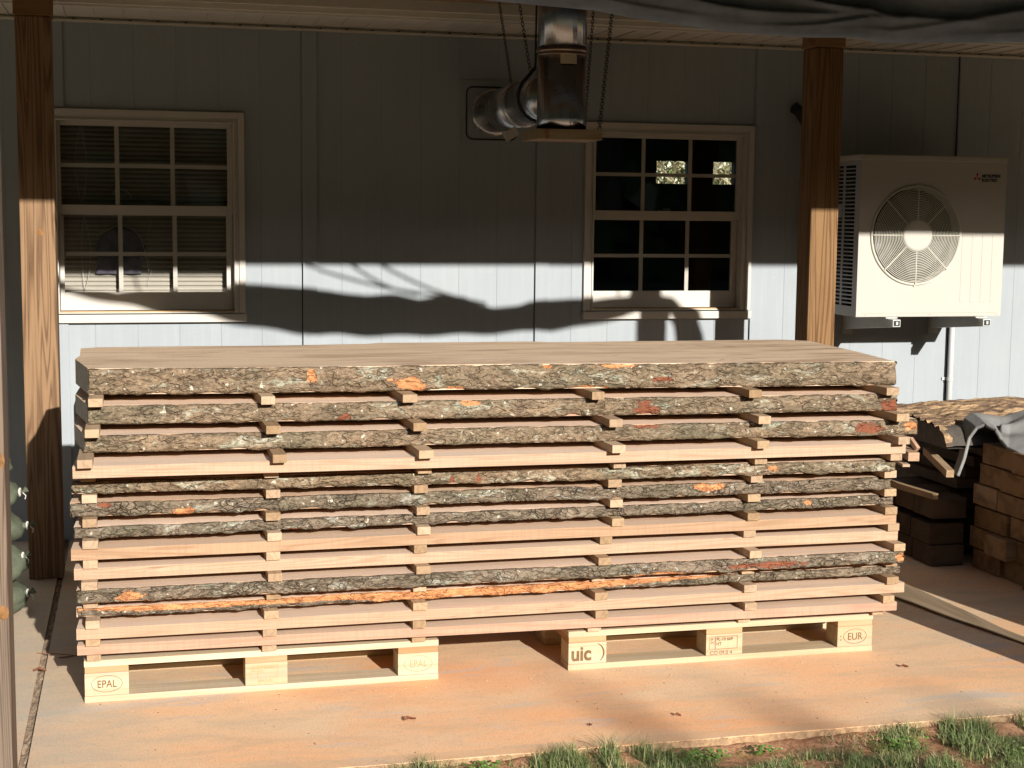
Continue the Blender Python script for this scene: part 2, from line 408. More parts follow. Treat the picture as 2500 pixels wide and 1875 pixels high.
def mat_glass():
    m = bpy.data.materials.new("window_glass"); m.use_nodes = True; t = m.node_tree
    t.nodes.remove(t.nodes["Principled BSDF"]); g = NG(t); out = t.nodes["Material Output"]
    tr = g.n("ShaderNodeBsdfTransparent"); tr.inputs[0].default_value = (0.86,0.87,0.87,1)
    gl = g.n("ShaderNodeBsdfGlossy"); gl.inputs["Roughness"].default_value = 0.015
    fr = g.n("ShaderNodeFresnel"); fr.inputs[0].default_value = 1.5
    c = g.coord((1,1,1)); n = g.noise(c, 2.5, 2)
    g.link(g.bump(n, 0.05, 0.002), gl.inputs["Normal"])
    mx = g.n("ShaderNodeMixShader"); g.link(fr.outputs[0], mx.inputs[0]); g.link(tr.outputs[0], mx.inputs[1]); g.link(gl.outputs[0], mx.inputs[2])
    g.link(mx.outputs[0], out.inputs[0]); return m
M_GLASS = mat_glass()

def mat_duct():
    m, t, b = newmat("polished_stainless_duct", 0.12, 0.5); g = NG(t)
    c = g.coord((1,1,1))
    b.inputs["Metallic"].default_value = 1.0
    n = g.noise(c, 6, 4)
    g.link(g.mix(n, (0.36,0.36,0.37), (0.50,0.50,0.51)), b.inputs["Base Color"])
    mp = g.n("ShaderNodeMapping"); mp.inputs["Scale"].default_value = (16, 16, 0.25); g.link(c, mp.inputs["Vector"])
    g.link(g.bump(g.noise(mp.outputs[0], 2.0, 2), 0.25, 0.02), b.inputs["Normal"])
    g.link(g.math('MULTIPLY_ADD', n, 0.2, 0.16), b.inputs["Roughness"])
    return m
M_DUCT = mat_duct()

def mat_tarp():
    m, t, b = newmat("black_mesh_tarp", 0.75, 0.25); g = NG(t)
    c = g.coord((1,1,1))
    n = g.noise(c, 5, 5, 0.6)
    w1 = g.n("ShaderNodeTexWave"); w1.inputs["Scale"].default_value = 90; w1.inputs["Distortion"].default_value = 1.5; g.link(c, w1.inputs["Vector"])
    col = g.mix(g.ramp(n, [(0.3, 0.0), (0.7, 1.0)]), (0.12,0.15,0.19), (0.23,0.275,0.34))
    col = g.mix(g.math('MULTIPLY', w1.outputs["Fac"], 0.35), col, (0.035,0.035,0.038))
    g.link(col, b.inputs["Base Color"])
    g.link(g.bump(g.math('ADD', n, g.math('MULTIPLY', w1.outputs["Fac"], 0.1)), 0.4, 0.01), b.inputs["Normal"])
    return m
M_TARP = mat_tarp()

# ------------------------------------------------------------------ ground
def slab_top(x0, x1, y0, y1, name):
    mb = MB()
    nx, ny = 120, 60
    mb.grid(lambda u, v: (x0+(x1-x0)*u, y0+(y1-y0)*v + (0.006*nz((x0+(x1-x0)*u)*6, 3, 1) if v == 0 else 0), 0.0), nx, ny)
    b = len(mb.v)
    # outer faces
    mb.box(x0, x1, y0+0.012, y1, -0.12, -0.004)
    return mb
s1 = slab_top(0.062, 9.0, -3.385, 0.05, 'a'); o = s1.build("patio_floor", M_CONC, fix=False); tag(o, kind='structure')
s2 = slab_top(-4.0, 0.036, -3.385, 0.05, 'b'); o = s2.build("patio_floor", M_CONC, fix=False); tag(o, kind='structure')
mb = MB(); mb.grid(lambda u, v: (0.03+0.04*u, -3.385+3.43*v, -0.012+0.010*fbm((u*3, v*60, 0))), 6, 300)
o = mb.build("floor_joint", simple("joint_filler", (0.30,0.22,0.15), 0.95, var=0.35, scale=70, bump=1.0, bscale=150), fix=False); tag(o, kind='structure')
mb = MB()
def soilz(x, y):
    if y < -3.3: return -0.032 + 0.016*fbm((x*2.2, y*2.2, 0)) + 0.008*fbm((x*14, y*14, 3)) + 0.022*max(0, 1-abs(y+3.395)/0.05)*(0.6+0.8*nz(x*3.1, 2, 2))
    return -0.13
mb.grid(lambda u, v: (-1+7*u, -4.9+1.56*v, soilz(-1+7*u, -4.9+1.56*v)), 420, 110)
o = mb.build("soil_bed", M_SOIL, fix=False, smooth=True); tag(o, kind='structure')
mb = MB(); mb.box(-150, 150, -150, 150, -1.2, -0.14)
o = mb.build("ground", simple("lawn_ground", (0.13,0.11,0.055), 0.95, var=0.4, scale=3), fix=False); tag(o, kind='structure')

# ------------------------------------------------------------------ house
house = thing("house", (2.4, 0, 0), "blue grey house wall with vertical grooved siding, battens and white soffit", "house")
J = 1.219
grooves = [k*0.2032 for k in range(-20, 48)]
wins = [(-0.0157, 0.9347), (2.7051, 3.6555)]; WT, WB = 2.117, 1.0806
def siding():
    mb = MB()
    xs = []
    for gx in grooves:
        if any(a-0.01 < gx < b+0.01 for a, b in wins): pass
        xs += [(gx-0.0016, 0), (gx, 0.0018), (gx+0.0016, 0)]
    for a, b in wins: xs += [(a+0.02, 0), (b-0.02, 0)]
    xs.sort()
    zs = [-0.02, WB+0.02, WT-0.02, 3.0]
    for i in range(len(xs)-1):
        (xa, ya), (xb, yb) = xs[i], xs[i+1]
        for j in range(3):
            xm = (xa+xb)/2
            if j == 1 and any(a+0.019 < xm < b-0.019 for a, b in wins): continue
            mb.add([(xa,ya,zs[j]),(xb,yb,zs[j]),(xb,yb,zs[j+1]),(xa,ya,zs[j+1])], [(0,1,2,3)])
    # back sheathing, leaving the openings
    seg = [(-4, wins[0][0]+0.02, -0.02, 3.0), (wins[0][1]-0.02, wins[1][0]+0.02, -0.02, 3.0), (wins[1][1]-0.02, 9.4, -0.02, 3.0),
           (wins[0][0]+0.02, wins[0][1]-0.02, -0.02, WB+0.02), (wins[0][0]+0.02, wins[0][1]-0.02, WT-0.02, 3.0),
           (wins[1][0]+0.02, wins[1][1]-0.02, -0.02, WB+0.02), (wins[1][0]+0.02, wins[1][1]-0.02, WT-0.02, 3.0)]
    for a, b, c, d in seg: mb.box(a, b, 0.008, 0.12, c, d)
    return mb
siding().build("siding", M_SIDING, house, fix=False)
def batten(x, z0, z1, w0=0.077):
    mb = MB(); mb.box(x+0.004, x+w0, -0.013, -0.0005, z0, z1); mb.build("batten", M_SIDING, house, bevel=0.0015)
    if x < 4 and z0 > 1.37: return
    g = MB(); g.box(x-0.0008, x+0.0038, -0.0015, 0.002, z0, z1 if x > 4 else min(z1, 1.37)); g.build("panel_gap_shade", M_BLACK, house)  # real joint, but its black shade strip stops at the sun line
for k in (-2, -1, 1, 2, 4, 5, 6): batten(k*J, 0.0, 2.535)
batten(0, 0.0, 1.075); batten(0, 2.122, 2.535)
batten(3*J-0.0, 0.0, 1.075, 0.004+0.001); batten(3*J+0.002, 2.122, 2.535)
# interior room
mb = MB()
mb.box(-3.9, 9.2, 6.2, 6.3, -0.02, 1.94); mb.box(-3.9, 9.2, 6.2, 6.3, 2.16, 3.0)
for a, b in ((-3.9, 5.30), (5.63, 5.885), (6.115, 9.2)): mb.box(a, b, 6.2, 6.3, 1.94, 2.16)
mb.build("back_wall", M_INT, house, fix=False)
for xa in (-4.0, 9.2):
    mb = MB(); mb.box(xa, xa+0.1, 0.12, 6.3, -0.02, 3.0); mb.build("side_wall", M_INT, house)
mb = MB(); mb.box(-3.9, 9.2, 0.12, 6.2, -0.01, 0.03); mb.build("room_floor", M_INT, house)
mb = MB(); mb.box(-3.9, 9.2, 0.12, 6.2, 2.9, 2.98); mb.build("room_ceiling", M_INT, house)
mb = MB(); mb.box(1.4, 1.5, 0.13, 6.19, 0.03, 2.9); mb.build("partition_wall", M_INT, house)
mb = MB()
mb.add([(-4.4,-0.75,2.78),(9.8,-0.75,2.78),(9.8,3.1,4.2),(-4.4,3.1,4.2),(-4.4,6.9,2.78),(9.8,6.9,2.78),
        (-4.4,-0.75,2.83),(9.8,-0.75,2.83),(9.8,3.1,4.26),(-4.4,3.1,4.26),(-4.4,6.9,2.83),(9.8,6.9,2.83)],
       [(0,3,2,1),(3,4,5,2),(6,7,8,9),(9,8,11,10),(0,1,7,6),(4,10,11,5),(0,6,9,3),(3,9,10,4),(1,2,8,7),(2,5,11,8)])
mb.build("roof", M_ROOF, house)
# soffit: panels with raised ribs, wall channel, fascia
ZS = 2.540
mb = MB()
mb.box(-4.2, 9.4, -0.50, 0.0, ZS+0.012, ZS+0.03)
x = -4.1
while x < 9.3:
    mb.box(x, x+0.007, -0.495, -0.035, ZS+0.006, ZS+0.0115)
    x += 0.131
sof = mb.build("soffit", M_SOFFIT, house, fix=False)
mb = MB(); mb.box(-4.2, 9.4, -0.030, -0.0005, ZS-0.012, ZS-0.002); mb.box(-4.2, 9.4, -0.012, -0.0005, ZS-0.0018, ZS+0.011)
mb.build("wall_channel", M_SOFFIT, house)
mb = MB(); x = -4.06
while x < 9.3:
    mb.add([(x-0.010,-0.034,ZS-0.001),(x+0.012,-0.034,ZS-0.001),(x+0.002,-0.05,ZS+0.0035)], [(0,1,2)])
    x += 0.131
mb.build("drain_notches", M_BLACK, house, fix=False, kind='stuff')
mb = MB(); mb.box(-4.2, 9.4, -0.54, -0.505, ZS-0.004, ZS+0.020); mb.box(-4.2, 9.4, -0.575, -0.5405, ZS+0.006, ZS+0.045)
mb.box(-4.2, 9.4, -0.60, -0.5755, ZS+0.030, ZS+0.22); mb.build("fascia", M_SOFFIT, house, bevel=0.003)

def window(i, x0):
    x1 = x0+0.9504
    fr = MB()
    def ring(ax0, ax1, az0, az1, wl, wr, wt, wb, y0, y1, mbx):
        mbx.box(ax0, ax0+wl, y0, y1, az0, az1); mbx.box(ax1-wr, ax1, y0, y1, az0, az1)
        mbx.box(ax0+wl, ax1-wr, y0, y1, az1-wt, az1); mbx.box(ax0+wl, ax1-wr, y0, y1, az0, az0+wb)
    ring(x0, x1, WB+0.045, WT, 0.030, 0.030, 0.030, 0.004, -0.024, 0.02, fr)
    ring(x0+0.030, x1-0.030, WB+0.047, WT-0.030, 0.014, 0.014, 0.016, 0.003, -0.012, 0.03, fr)
    ring(x0+0.044, x1-0.044, WB+0.048, WT-0.046, 0.010, 0.010, 0.010, 0.002, -0.019, 0.10, fr)
    w_ = fr.build("window", M_VINYL, house, bevel=0.002)
    s = MB(); s.box(x0-0.004, x1+0.004, -0.034, 0.02, WB, WB+0.040); s.build("sill", M_VINYL, w_, bevel=0.003)
    s = MB(); s.box(x0+0.055, x1-0.055, -0.010, 0.012, WB+0.0465, WB+0.056); s.build("sill_strip", simple("wood_strip", (0.50,0.32,0.17), 0.7), w_)
    # upper sash (outer track) and lower sash (inner track)
    gx0, gx1 = x0+0.071, x0+0.868
    us = MB(); ring(x0+0.054, x1-0.054, 1.612, WT-0.056, gx0-x0-0.054, x1-0.054-gx1, WT-0.056-2.040, 0.045, 0.022, 0.045, us)
    us.build("upper_sash", M_VINYL, w_, bevel=0.002)
    ls = MB(); ring(x0+0.056, x1-0.056, WB+0.056, 1.640, gx0-x0-0.050, x1-0.056-gx1+0.006, 0.034, 1.226-WB-0.056, 0.058, 0.082, ls)
    ls.build("lower_sash", M_VINYL, w_, bevel=0.002)
    for a, b, zb_, zt_, y in ((gx0, gx1, 1.657, 2.040, 0.034), (gx0+0.012, gx1+0.004, 1.226, 1.606, 0.070)):
        p = MB(); p.box(a-0.004, b+0.004, y, y+0.003, zb_-0.004, zt_+0.004); p.build("pane", M_GLASS, w_)
        mt = MB()
        for k in (1, 2):
            xx = a+(b-a)*k/3; mt.box(xx-0.0105, xx+0.0105, y-0.006, y-0.001, zb_, zt_)
        zz = (zb_+zt_)/2
        for k in range(3):
            xa = a+(b-a)*k/3+(0.0105 if k else 0); xb = a+(b-a)*(k+1)/3-(0.0105 if k < 2 else 0)
            mt.box(xa, xb, y-0.006, y-0.001, zz-0.0095, zz+0.0095)
        mt.build("muntins", M_MUNTIN, w_)
    lk = MB(); xm = (gx0+gx1)/2; lk.box(xm-0.035, xm+0.035, 0.045, 0.057, 1.6575, 1.664); lk.box(xm-0.008, xm+0.03, 0.047, 0.056, 1.6645, 1.672); lk.build("sash_lock", M_VINYL, w_)
    # reveal liner
    for xa in (x0+0.02, x1-0.052):
        lj = MB(); lj.box(xa, xa+0.032, 0.101, 0.125, WB+0.02, WT-0.02); lj.build("reveal", M_VINYL, w_)
    return w_
W1 = window(0, wins[0][0]); W2 = window(1, wins[1][0])
bl = MB()
z = 1.165
while z < 2.10:
    x0, x1 = wins[0][0]+0.062, wins[0][1]-0.06
    pts = []
    n = 5
    prof = [(0.150-0.0045*math.sin(math.pi*q/4)+0.0105*(q/4.0), z+0.0215*(q/4.0)) for q in range(5)]
    for q in range(4):
        (ya, za), (yb, zb) = prof[q], prof[q+1]
        bl.add([(x0,ya,za),(x1,ya,za),(x1,yb,zb),(x0,yb,zb)], [(0,1,2,3)])
    z += 0.0225
bl.build("window_blind", M_BLIND, W1, fix=False, smooth=True)
bb = MB(); bb.box(wins[0][0]+0.05, wins[0][1]-0.05, 0.18, 0.19, 1.1, 2.1); bb.build("blind_backing", M_INT, W1)
# things seen behind / on the left window
mb = MB()
def arc(xc, a, zt, zb, sgn, y=0.110):
    return [(xc+sgn*a*math.sin(math.pi*k/24)**0.8, y, zt+(zb-zt)*k/24) for k in range(25)]
for nm, parts_ in (("long looped cord hanging inside the upper half of the left window", ((0.147,0.026,2.04,1.665,-1),(0.147,0.028,2.04,1.665,1))), ("looped cord hanging inside the lower half of the left window", ((0.155,0.012,1.60,1.24,-1),(0.155,0.030,1.60,1.24,1)))):
    mb = MB(); a, b = arc(*parts_[0]), arc(*parts_[1]); mb.tube(a+b[::-1], 0.0016, 5)
    single(mb, "blind_cord", M_WIRE, nm, "cord")
mb = MB(); mb.tube([(0.47+0.008*math.sin(k*0.9), 0.11, 1.60-0.34*k/20) for k in range(21)], 0.0012, 5)
single(mb, "blind_cord", M_WIRE, "single thin wavy cord right of the shirt inside the left window", "cord")
mb = MB(); mb.tube([(0.335+0.05*math.cos(t), 0.112, 1.685+0.048*math.sin(t)) for t in [math.pi*(0.85-k*0.065) for k in range(14)]], 0.0030, 6)
single(mb, "wire_hook", M_WIRE, "curved wire hook above the shirt inside the left window", "hook")
mb = MB()
mb.tube([(0.215, 0.112, 1.50), (0.24, 0.112, 1.520), (0.30, 0.112, 1.548), (0.335, 0.112, 1.56), (0.39, 0.112, 1.540), (0.43, 0.112, 1.49), (0.455, 0.112, 1.40), (0.465, 0.112, 1.33)], 0.0028, 6)
single(mb, "coat_hanger", M_WIRE, "bent wire hanger holding the shirt inside the left window", "hanger")
mb = MB()
def garment(u, v):
    x = 0.205+0.235*u; zt = 1.548-0.9*abs(u-0.5)**2.2*0.5
    zz = zt*(1-v)+1.315*v
    return (x+0.012*math.sin(v*3+u*2), 0.130+0.006*math.sin(u*18+v*3), zz)
mb.grid(garment, 24, 14); 
o = single(mb, "hanging_shirt", M_BLUECLOTH, "dark blue shirt on the hanger inside the left window", "shirt", fix=False, smooth=True)
md = o.modifiers.new("thick", 'SOLIDIFY'); md.thickness = 0.004

# ------------------------------------------------------------------ porch: posts, beams, roof
def post(x0, y0, z1, label, mat, w_=0.147, cap=True, knots=()):
    t = thing("porch_post", (x0+w_/2, y0+w_/2, 0), label, "post", "wooden posts holding up the porch roof")
    mb = MB(); n = 24
    mb.box(x0, x0+w_, y0, y0+w_, 0.0, z1); mb.build("shaft", mat, t, bevel=0.007)
    if cap:
        mb = MB(); mb.box(x0-0.006, x0+w_+0.006, y0-0.006, y0+w_+0.006, z1+0.001, z1+0.152); mb.build("cap_block", MW_BEAM, t, bevel=0.006)
    return t
post(-0.082, -0.83, 2.452, "brown square post beside the left window, upper part in shade", MW_POST)
post(3.618, -0.83, 2.452, "brown square post standing between the right window and the heat pump", MW_POST)
post(-0.089, -3.59, 2.52, "weathered grey post cut off by the left edge of the photo", MW_OLD, cap=True)
post(3.69, -3.59, 2.52, "front right post of the porch, nearest the garden", MW_OLD, cap=True)
mb = MB()
# knots on the left posts as slightly raised ellipses
def knot(mb, x, y, z, rx, rz):
    vs = [(x, y-0.0035, z)]; n = 20
    for k in range(n):
        a = 2*math.pi*k/n; vs.append((x+rx*math.cos(a), y-0.0008, z+rz*math.sin(a)))
    mb.add(vs, [(0, 1+k, 1+(k+1) % n) for k in range(n)])
M_ENDGREY = simple("grey_slab_end", (0.40,0.37,0.32), 0.9, var=0.2, scale=30, bump=0.5, bscale=90)  # grey colour for the left ends of the top three slabs
M_KNOT = simple("wood_knot", (0.22,0.105,0.035), 0.7, var=0.5, scale=50)
def put_knots(owner, L):
    for q in L:
        mb = MB(); knot(mb, *q); mb.build("knot", M_KNOT, owner, fix=False)
posts = [o for o in bpy.data.objects if o.name.startswith("porch_post")]
put_knots(posts[0], [(0.005, -0.83, 1.535, 0.013, 0.017), (-0.036, -0.83, 2.10, 0.010, 0.012)])
put_knots(posts[2], [(0.045, -3.59, 0.98, 0.013, 0.022), (0.045, -3.59, 0.575, 0.013, 0.020)])
pr = thing("porch_roof", (2.0, -2.2, 2.6), "porch roof on wooden beams shading the upper wall", "roof")
mb = MB(); mb.box(-3.0, 8.5, -0.83, -0.69, 2.606, 2.80); mb.build("rear_beam", MW_BEAM, pr, bevel=0.004)
mb = MB(); mb.box(-3.0, 8.5, -3.595, -3.44, 2.674, 2.86); mb.build("front_beam", MW_BEAM, pr, bevel=0.004)
for k in range(12):
    x = -2.6+k*0.95
    mb = MB(); mb.bar((x, -0.62, 2.92), (x, -3.9, 2.94), 0.045, 0.13); mb.build("rafter", MW_BEAM, pr)
mb = MB(); mb.add([(-3.2,-0.55,3.02),(8.8,-0.55,3.02),(8.8,-4.0,3.03),(-3.2,-4.0,3.03),(-3.2,-0.55,3.05),(8.8,-0.55,3.05),(8.8,-4.0,3.06),(-3.2,-4.0,3.06)],
   [(0,1,2,3),(7,6,5,4),(0,4,5,1),(1,5,6,2),(2,6,7,3),(3,7,4,0)]); mb.build("roof_sheet", M_ROOF, pr)

# ------------------------------------------------------------------ tarps
def interp(P, x):
    if x <= P[0][0]: return P[0][1]
    for (a, b), (c, d) in zip(P, P[1:]):
        if x <= c: return b+(d-b)*(x-a)/(c-a)
    return P[-1][1]
T = [(0.9,2.53),(1.2,2.478),(1.45,2.458),(1.67,2.448),(1.91,2.437),(2.16,2.425),(2.33,2.401),(2.47,2.389),(2.61,2.372),(2.77,2.363),(3.06,2.355),(3.27,2.363),(3.38,2.346),(3.68,2.357),(4.07,2.374),(5.2,2.42)]
def tarp1(u, v):
    x = 0.9+4.3*u
    zl = interp(T, x)
    H = 0.10+0.24*min(1, max(0, (x-1.2)/1.6))
    a = 2*math.pi*v
    c = math.cos(a); s_ = math.sin(a)
    yy = -1.93 + 0.16*s_*(0.7+0.3*nz(x*1.2, 5, 0))
    zz = zl+H/2 - H/2*c
    # long folds running diagonally along the bundle
    f = 0
    if s_ < 0.6:
        q = v*13 + x*1.3 + 1.6*nz(x*0.8, v*2, 4)
        zq = zz-zl
        # lens shaped folds that cross the roll at a shallow angle
        f = 0.0
        for (xa, za, xb, zb, am, wd) in ((1.6,0.06,2.7,0.035,0.035,0.020),(2.2,0.10,3.2,0.075,0.045,0.022),(2.55,0.012,3.5,0.085,0.05,0.020),(3.1,0.02,4.1,0.12,0.05,0.026),(2.9,0.15,3.8,0.05,0.04,0.02),(3.6,0.03,4.6,0.05,0.045,0.03),(1.9,0.15,2.9,0.16,0.05,0.03),(3.2,0.2,4.4,0.19,0.05,0.03)):
            t_ = (x-xa)/(xb-xa)
            if -0.1 < t_ < 1.1:
                zc = za+(zb-za)*t_+0.012*math.sin(t_*5+xa)
                e = max(0, math.sin(math.pi*(t_+0.1)/1.2))**0.7; d_ = (zq-zc)/wd
                f += 1.7*am*e*(math.exp(-d_*d_) if d_ < 0 else math.exp(-(d_*2.6)**2))
        f += 0.010*(1-abs(nz(x*3.5+zq*8, zq*38, 9.3))*2.2)+0.004*fbm((x*12, zq*60, 1))
        f *= min(1, max(0.12, (1-c)*0.9)) 
    yy -= f
    zz += 0.010*fbm((x*1.5, v*10, 9))*(1-c)*0.5
    return (x, yy, zz)
mb = MB(); mb.grid(tarp1, 260, 110, closed_v=True)
single(mb, "rolled_tarp", M_TARP, "black mesh tarp slung in folds across the top right in front of the duct", "tarp", fix=True, smooth=True)
U = [(1.0,2.555),(1.12,2.57),(1.5,2.59),(1.62,2.585),(1.97,2.554),(2.24,2.522),(2.37,2.530),(2.50,2.50),(2.65,2.525),(2.78,2.486),(2.9,2.452),(3.04,2.465),(3.1,2.489),(3.38,2.501),(3.56,2.522),(3.79,2.535),(3.92,2.505),(4.01,2.421),(4.06,2.322),(4.12,2.2)]
L = [(0.75,2.539),(1.11,2.487),(1.5,2.395),(1.62,2.371),(1.78,2.349),(1.97,2.322),(2.17,2.32),(2.36,2.312),(2.52,2.317),(2.79,2.314),(2.97,2.325),(3.21,2.336),(3.42,2.356),(3.64,2.41),(3.8,2.444),(3.9,2.40)]
def tarp2(u, v):
    x = 0.6+3.4*u
    zl = interp([(0.6,2.60)]+L[1:], x); zu = interp([(0.6,2.64)]+U, x)
    zl += 0.006*math.sin(x*19); e = min(1, u*12, 1)
    a = 2*math.pi*v
    return (x, -3.60+0.05*math.sin(a)+0.015*fbm((x*3, v*8, 0)), (zl+zu)/2-(zu-zl)/2*math.cos(a))
mb = MB(); mb.grid(tarp2, 160, 32, closed_v=True)
# hanging tail
tail = [(3.80, 2.50, 0.045), (3.90, 2.47, 0.06), (3.97, 2.39, 0.07), (4.0, 2.28, 0.08), (4.02, 2.1, 0.09), (4.03, 1.85, 0.09), (4.03, 1.6, 0.07)]
mb.tube([(a, -3.60, b) for a, b, c in tail], 0.06, 14, rad=[c for a, b, c in tail])
single(mb, "sagging_tarp", M_TARP, "black tarp sagging under the front porch beam, its shadow on the wall", "tarp", fix=True, smooth=True)
for k_, (a, b) in enumerate((((1.9,-3.58,2.674),(2.75,-3.58,2.50)), ((2.3,-3.58,2.674),(2.86,-3.58,2.47)), ((2.15,-3.58,2.674),(2.5,-3.58,2.52)), ((1.1,-3.58,2.674),(1.15,-3.58,2.56)), ((3.6,-3.58,2.674),(3.62,-3.58,2.53)))):
    mb = MB(); mb.tube([Vector(a).lerp(Vector(b), k/8)+Vector((0,0,-0.03*math.sin(math.pi*k/8))) for k in range(9)], 0.007, 6)
    single(mb, "tie_rope", M_BLKPL, ("longest slanting", "second slanting", "middle slanting", "short left", "short right")[k_]+" dark cord tying the sagging tarp to the front beam", "rope", "cords tying up the sagging tarp")

# ------------------------------------------------------------------ vent duct
dx, dy = 2.222, -1.24
du = thing("vent_duct", (dx, dy, 1.99), "shiny stainless vent duct rising from a tray, branching to the wall", "duct")
mb = MB(); mb.tube([(dx, dy, z) for z in (2.004, 2.05, 2.33)], 0.108, 40); mb.build("lower_pipe", M_DUCT, du, smooth=True)
mb = MB(); mb.tube([(dx+0.0, dy, z) for z in (2.352, 2.5, 2.95)], 0.106, 40); mb.build("upper_pipe", M_DUCT, du, smooth=True)
mb = MB(); mb.tube([(dx, dy, z) for z in (2.331, 2.337, 2.343, 2.351)], 0.11, 40, rad=[0.110,0.1145,0.1145,0.110]); mb.tube([(dx, dy, z) for z in (2.318, 2.322, 2.328)], 0.11, 40, rad=[0.1085,0.112,0.1085]); mb.build("clamp_band", simple("copper_tinted_band", (0.30,0.22,0.17), 0.3, metal=0.9), du, smooth=True)
mb = MB(); mb.tube([(dx-0.01, y, 2.155) for y in (-0.012, -0.3, -0.62)], 0.104, 36, rad=[0.108,0.106,0.104]); mb.build("wall_pipe", M_DUCT, du, smooth=True)
mb = MB(); mb.tube([(dx-0.01+0.0, y, 2.155) for y in (-0.621, -0.633, -0.645)], 0.11, 36, rad=[0.107,0.113,0.107]); mb.tube([(dx-0.01, y, 2.155) for y in (-0.646, -0.9, -1.18)], 0.10, 36, rad=[0.102,0.100,0.098]); mb.build("branch_pipe", M_DUCT, du, smooth=True)
mb = MB()
for k in range(8):
    a0 = -0.55+k*0.137; a1 = a0+0.137
    q = [(dx+0.1092*math.sin(a), dy-0.1092*math.cos(a)) for a in (a0*0.62, a1*0.62)]
    mb.add([(q[0][0], q[0][1], 2.277), (q[1][0], q[1][1], 2.277), (q[1][0], q[1][1], 2.322), (q[0][0], q[0][1], 2.322)], [(0,1,2,3)])
mb.build("paper_label", M_LABEL, du, fix=False)
mb = MB(); mb.bar((2.075, -0.80, 1.985), (2.14, -0.78, 2.022), 0.004, 0.045); mb.build("hang_tag", simple("tag_paper", (0.50,0.47,0.42), 0.8), du)
# wall plate
pl = thing("wall_plate", (2.21, 0, 2.0), "square wall plate with dark rounded gasket where the duct enters", "plate")
mb = MB(); mb.box(2.045, 2.375, -0.010, -0.0008, 1.983, 2.315); mb.build("plate", M_SIDING, pl, bevel=0.002)
mb = MB(); pts = []
cx, cz, hw, rr = 2.198, 2.147, 0.133, 0.032
for qx, qz, a0 in ((1,1,0),(-1,1,90),(-1,-1,180),(1,-1,270)):
    for k in range(7):
        a = R(a0+15*k); pts.append((cx+qx*(hw-rr)+rr*math.cos(a), -0.0115, cz+qz*(hw-rr)+rr*math.sin(a)))
pts.append(pts[0]); mb.tube(pts, 0.0042, 6); mb.build("gasket", M_GASKET, pl)
mb = MB(); mb.tube([(dx-0.01, y, 2.155) for y in (-0.0105, -0.016, -0.020)], 0.12, 36, rad=[0.122,0.120,0.109]); mb.build("flange", M_DUCT, pl, smooth=True)
# tray
tr = thing("hanging_tray", (dx+0.02, dy, 1.94), "shallow tan wooden tray under the vertical duct hung on chains", "tray")
mb = MB(); mb.box(2.095, 2.362, -1.345, -1.115, 1.9565, 1.969); mb.build("tray_bottom", MW_PILE, tr)
mb = MB()
M_TRAY = wood("tray_board", (0.30,0.235,0.145), (0.19,0.13,0.07), saw=0.1)
mb.box(2.082, 2.375, -1.358, -1.3455, 1.955, 1.999); mb.box(2.082, 2.375, -1.1145, -1.102, 1.955, 1.999); mb.box(2.082, 2.0945, -1.345, -1.115, 1.955, 1.999); mb.box(2.3625, 2.375, -1.345, -1.115, 1.955, 1.999)
mb.build("tray_rim", M_TRAY, tr, bevel=0.0015)
mb = MB(); mb.box(2.118, 2.135, -1.362, -1.3585, 1.958, 1.998); mb.build("corner_clip", simple("rusty_clip", (0.22,0.10,0.05), 0.6, var=0.5, scale=80), tr)
def chain(p, q, label, lw=0.0068, grp="chains holding the tray and duct"):
    p = Vector(p); q = Vector(q); d = q-p; n = int(d.length/0.0165); mb = MB(); dn = d.normalized()
    a = dn.orthogonal().normalized(); b = dn.cross(a)
    for k in range(n):
        c = p+d*((k+0.5)/n); s_ = a if k % 2 else b
        pts = []
        for t in range(9):
            an = 2*math.pi*t/8; pts.append(c+dn*0.0115*math.cos(an)+s_*lw*math.sin(an))
        mb.tube(pts, 0.0017, 5, cap=False)
    return single(mb, "chain", M_CHAIN, label, "chain", grp, fix=False)
chain((2.035,-0.83,2.60), (2.19,-0.45,2.27), "leftmost chain running down behind the horizontal pipe")
chain((2.11,-0.90,2.60), (2.158,-0.95,2.262), "second chain from the left ending on top of the horizontal pipe")
chain((2.49,-0.83,2.62), (2.366,-1.11,2.0), "inner chain right of the duct reaching the tray's rear corner")
chain((2.545,-0.95,2.62), (2.366,-1.34,2.0), "outer heavier chain right of the duct reaching the tray's front corner", 0.009)
mb = MB()
mb.tube([(2.168,-1.0,2.62), (2.165,-1.0,2.29)], 0.0045, 6)
arcp = [(2.165,-1.0,2.29)] + [(2.198-0.112*math.sin(a), -1.0, 2.158+0.112*math.cos(a)) for a in [math.pi*(0.22+0.09*k) for k in range(11)]]
mb.tube(arcp, 0.008, 6)
single(mb, "hanger_strap", M_BLKPL, "black strap looped round the horizontal pipe and hung on a rod", "strap", fix=False)

# ------------------------------------------------------------------ heat pump on brackets
X0, X1, Y0, Y1, Z0, Z1 = 4.046, 4.893, -0.50, -0.17, 1.116, 1.958
hp = thing("heat_pump", (4.47, -0.335, Z0), "cream outdoor heat pump unit with round fan grille on wall brackets", "heat pump")
fcx, fcz, fr_ = 4.374, 1.543, 0.252
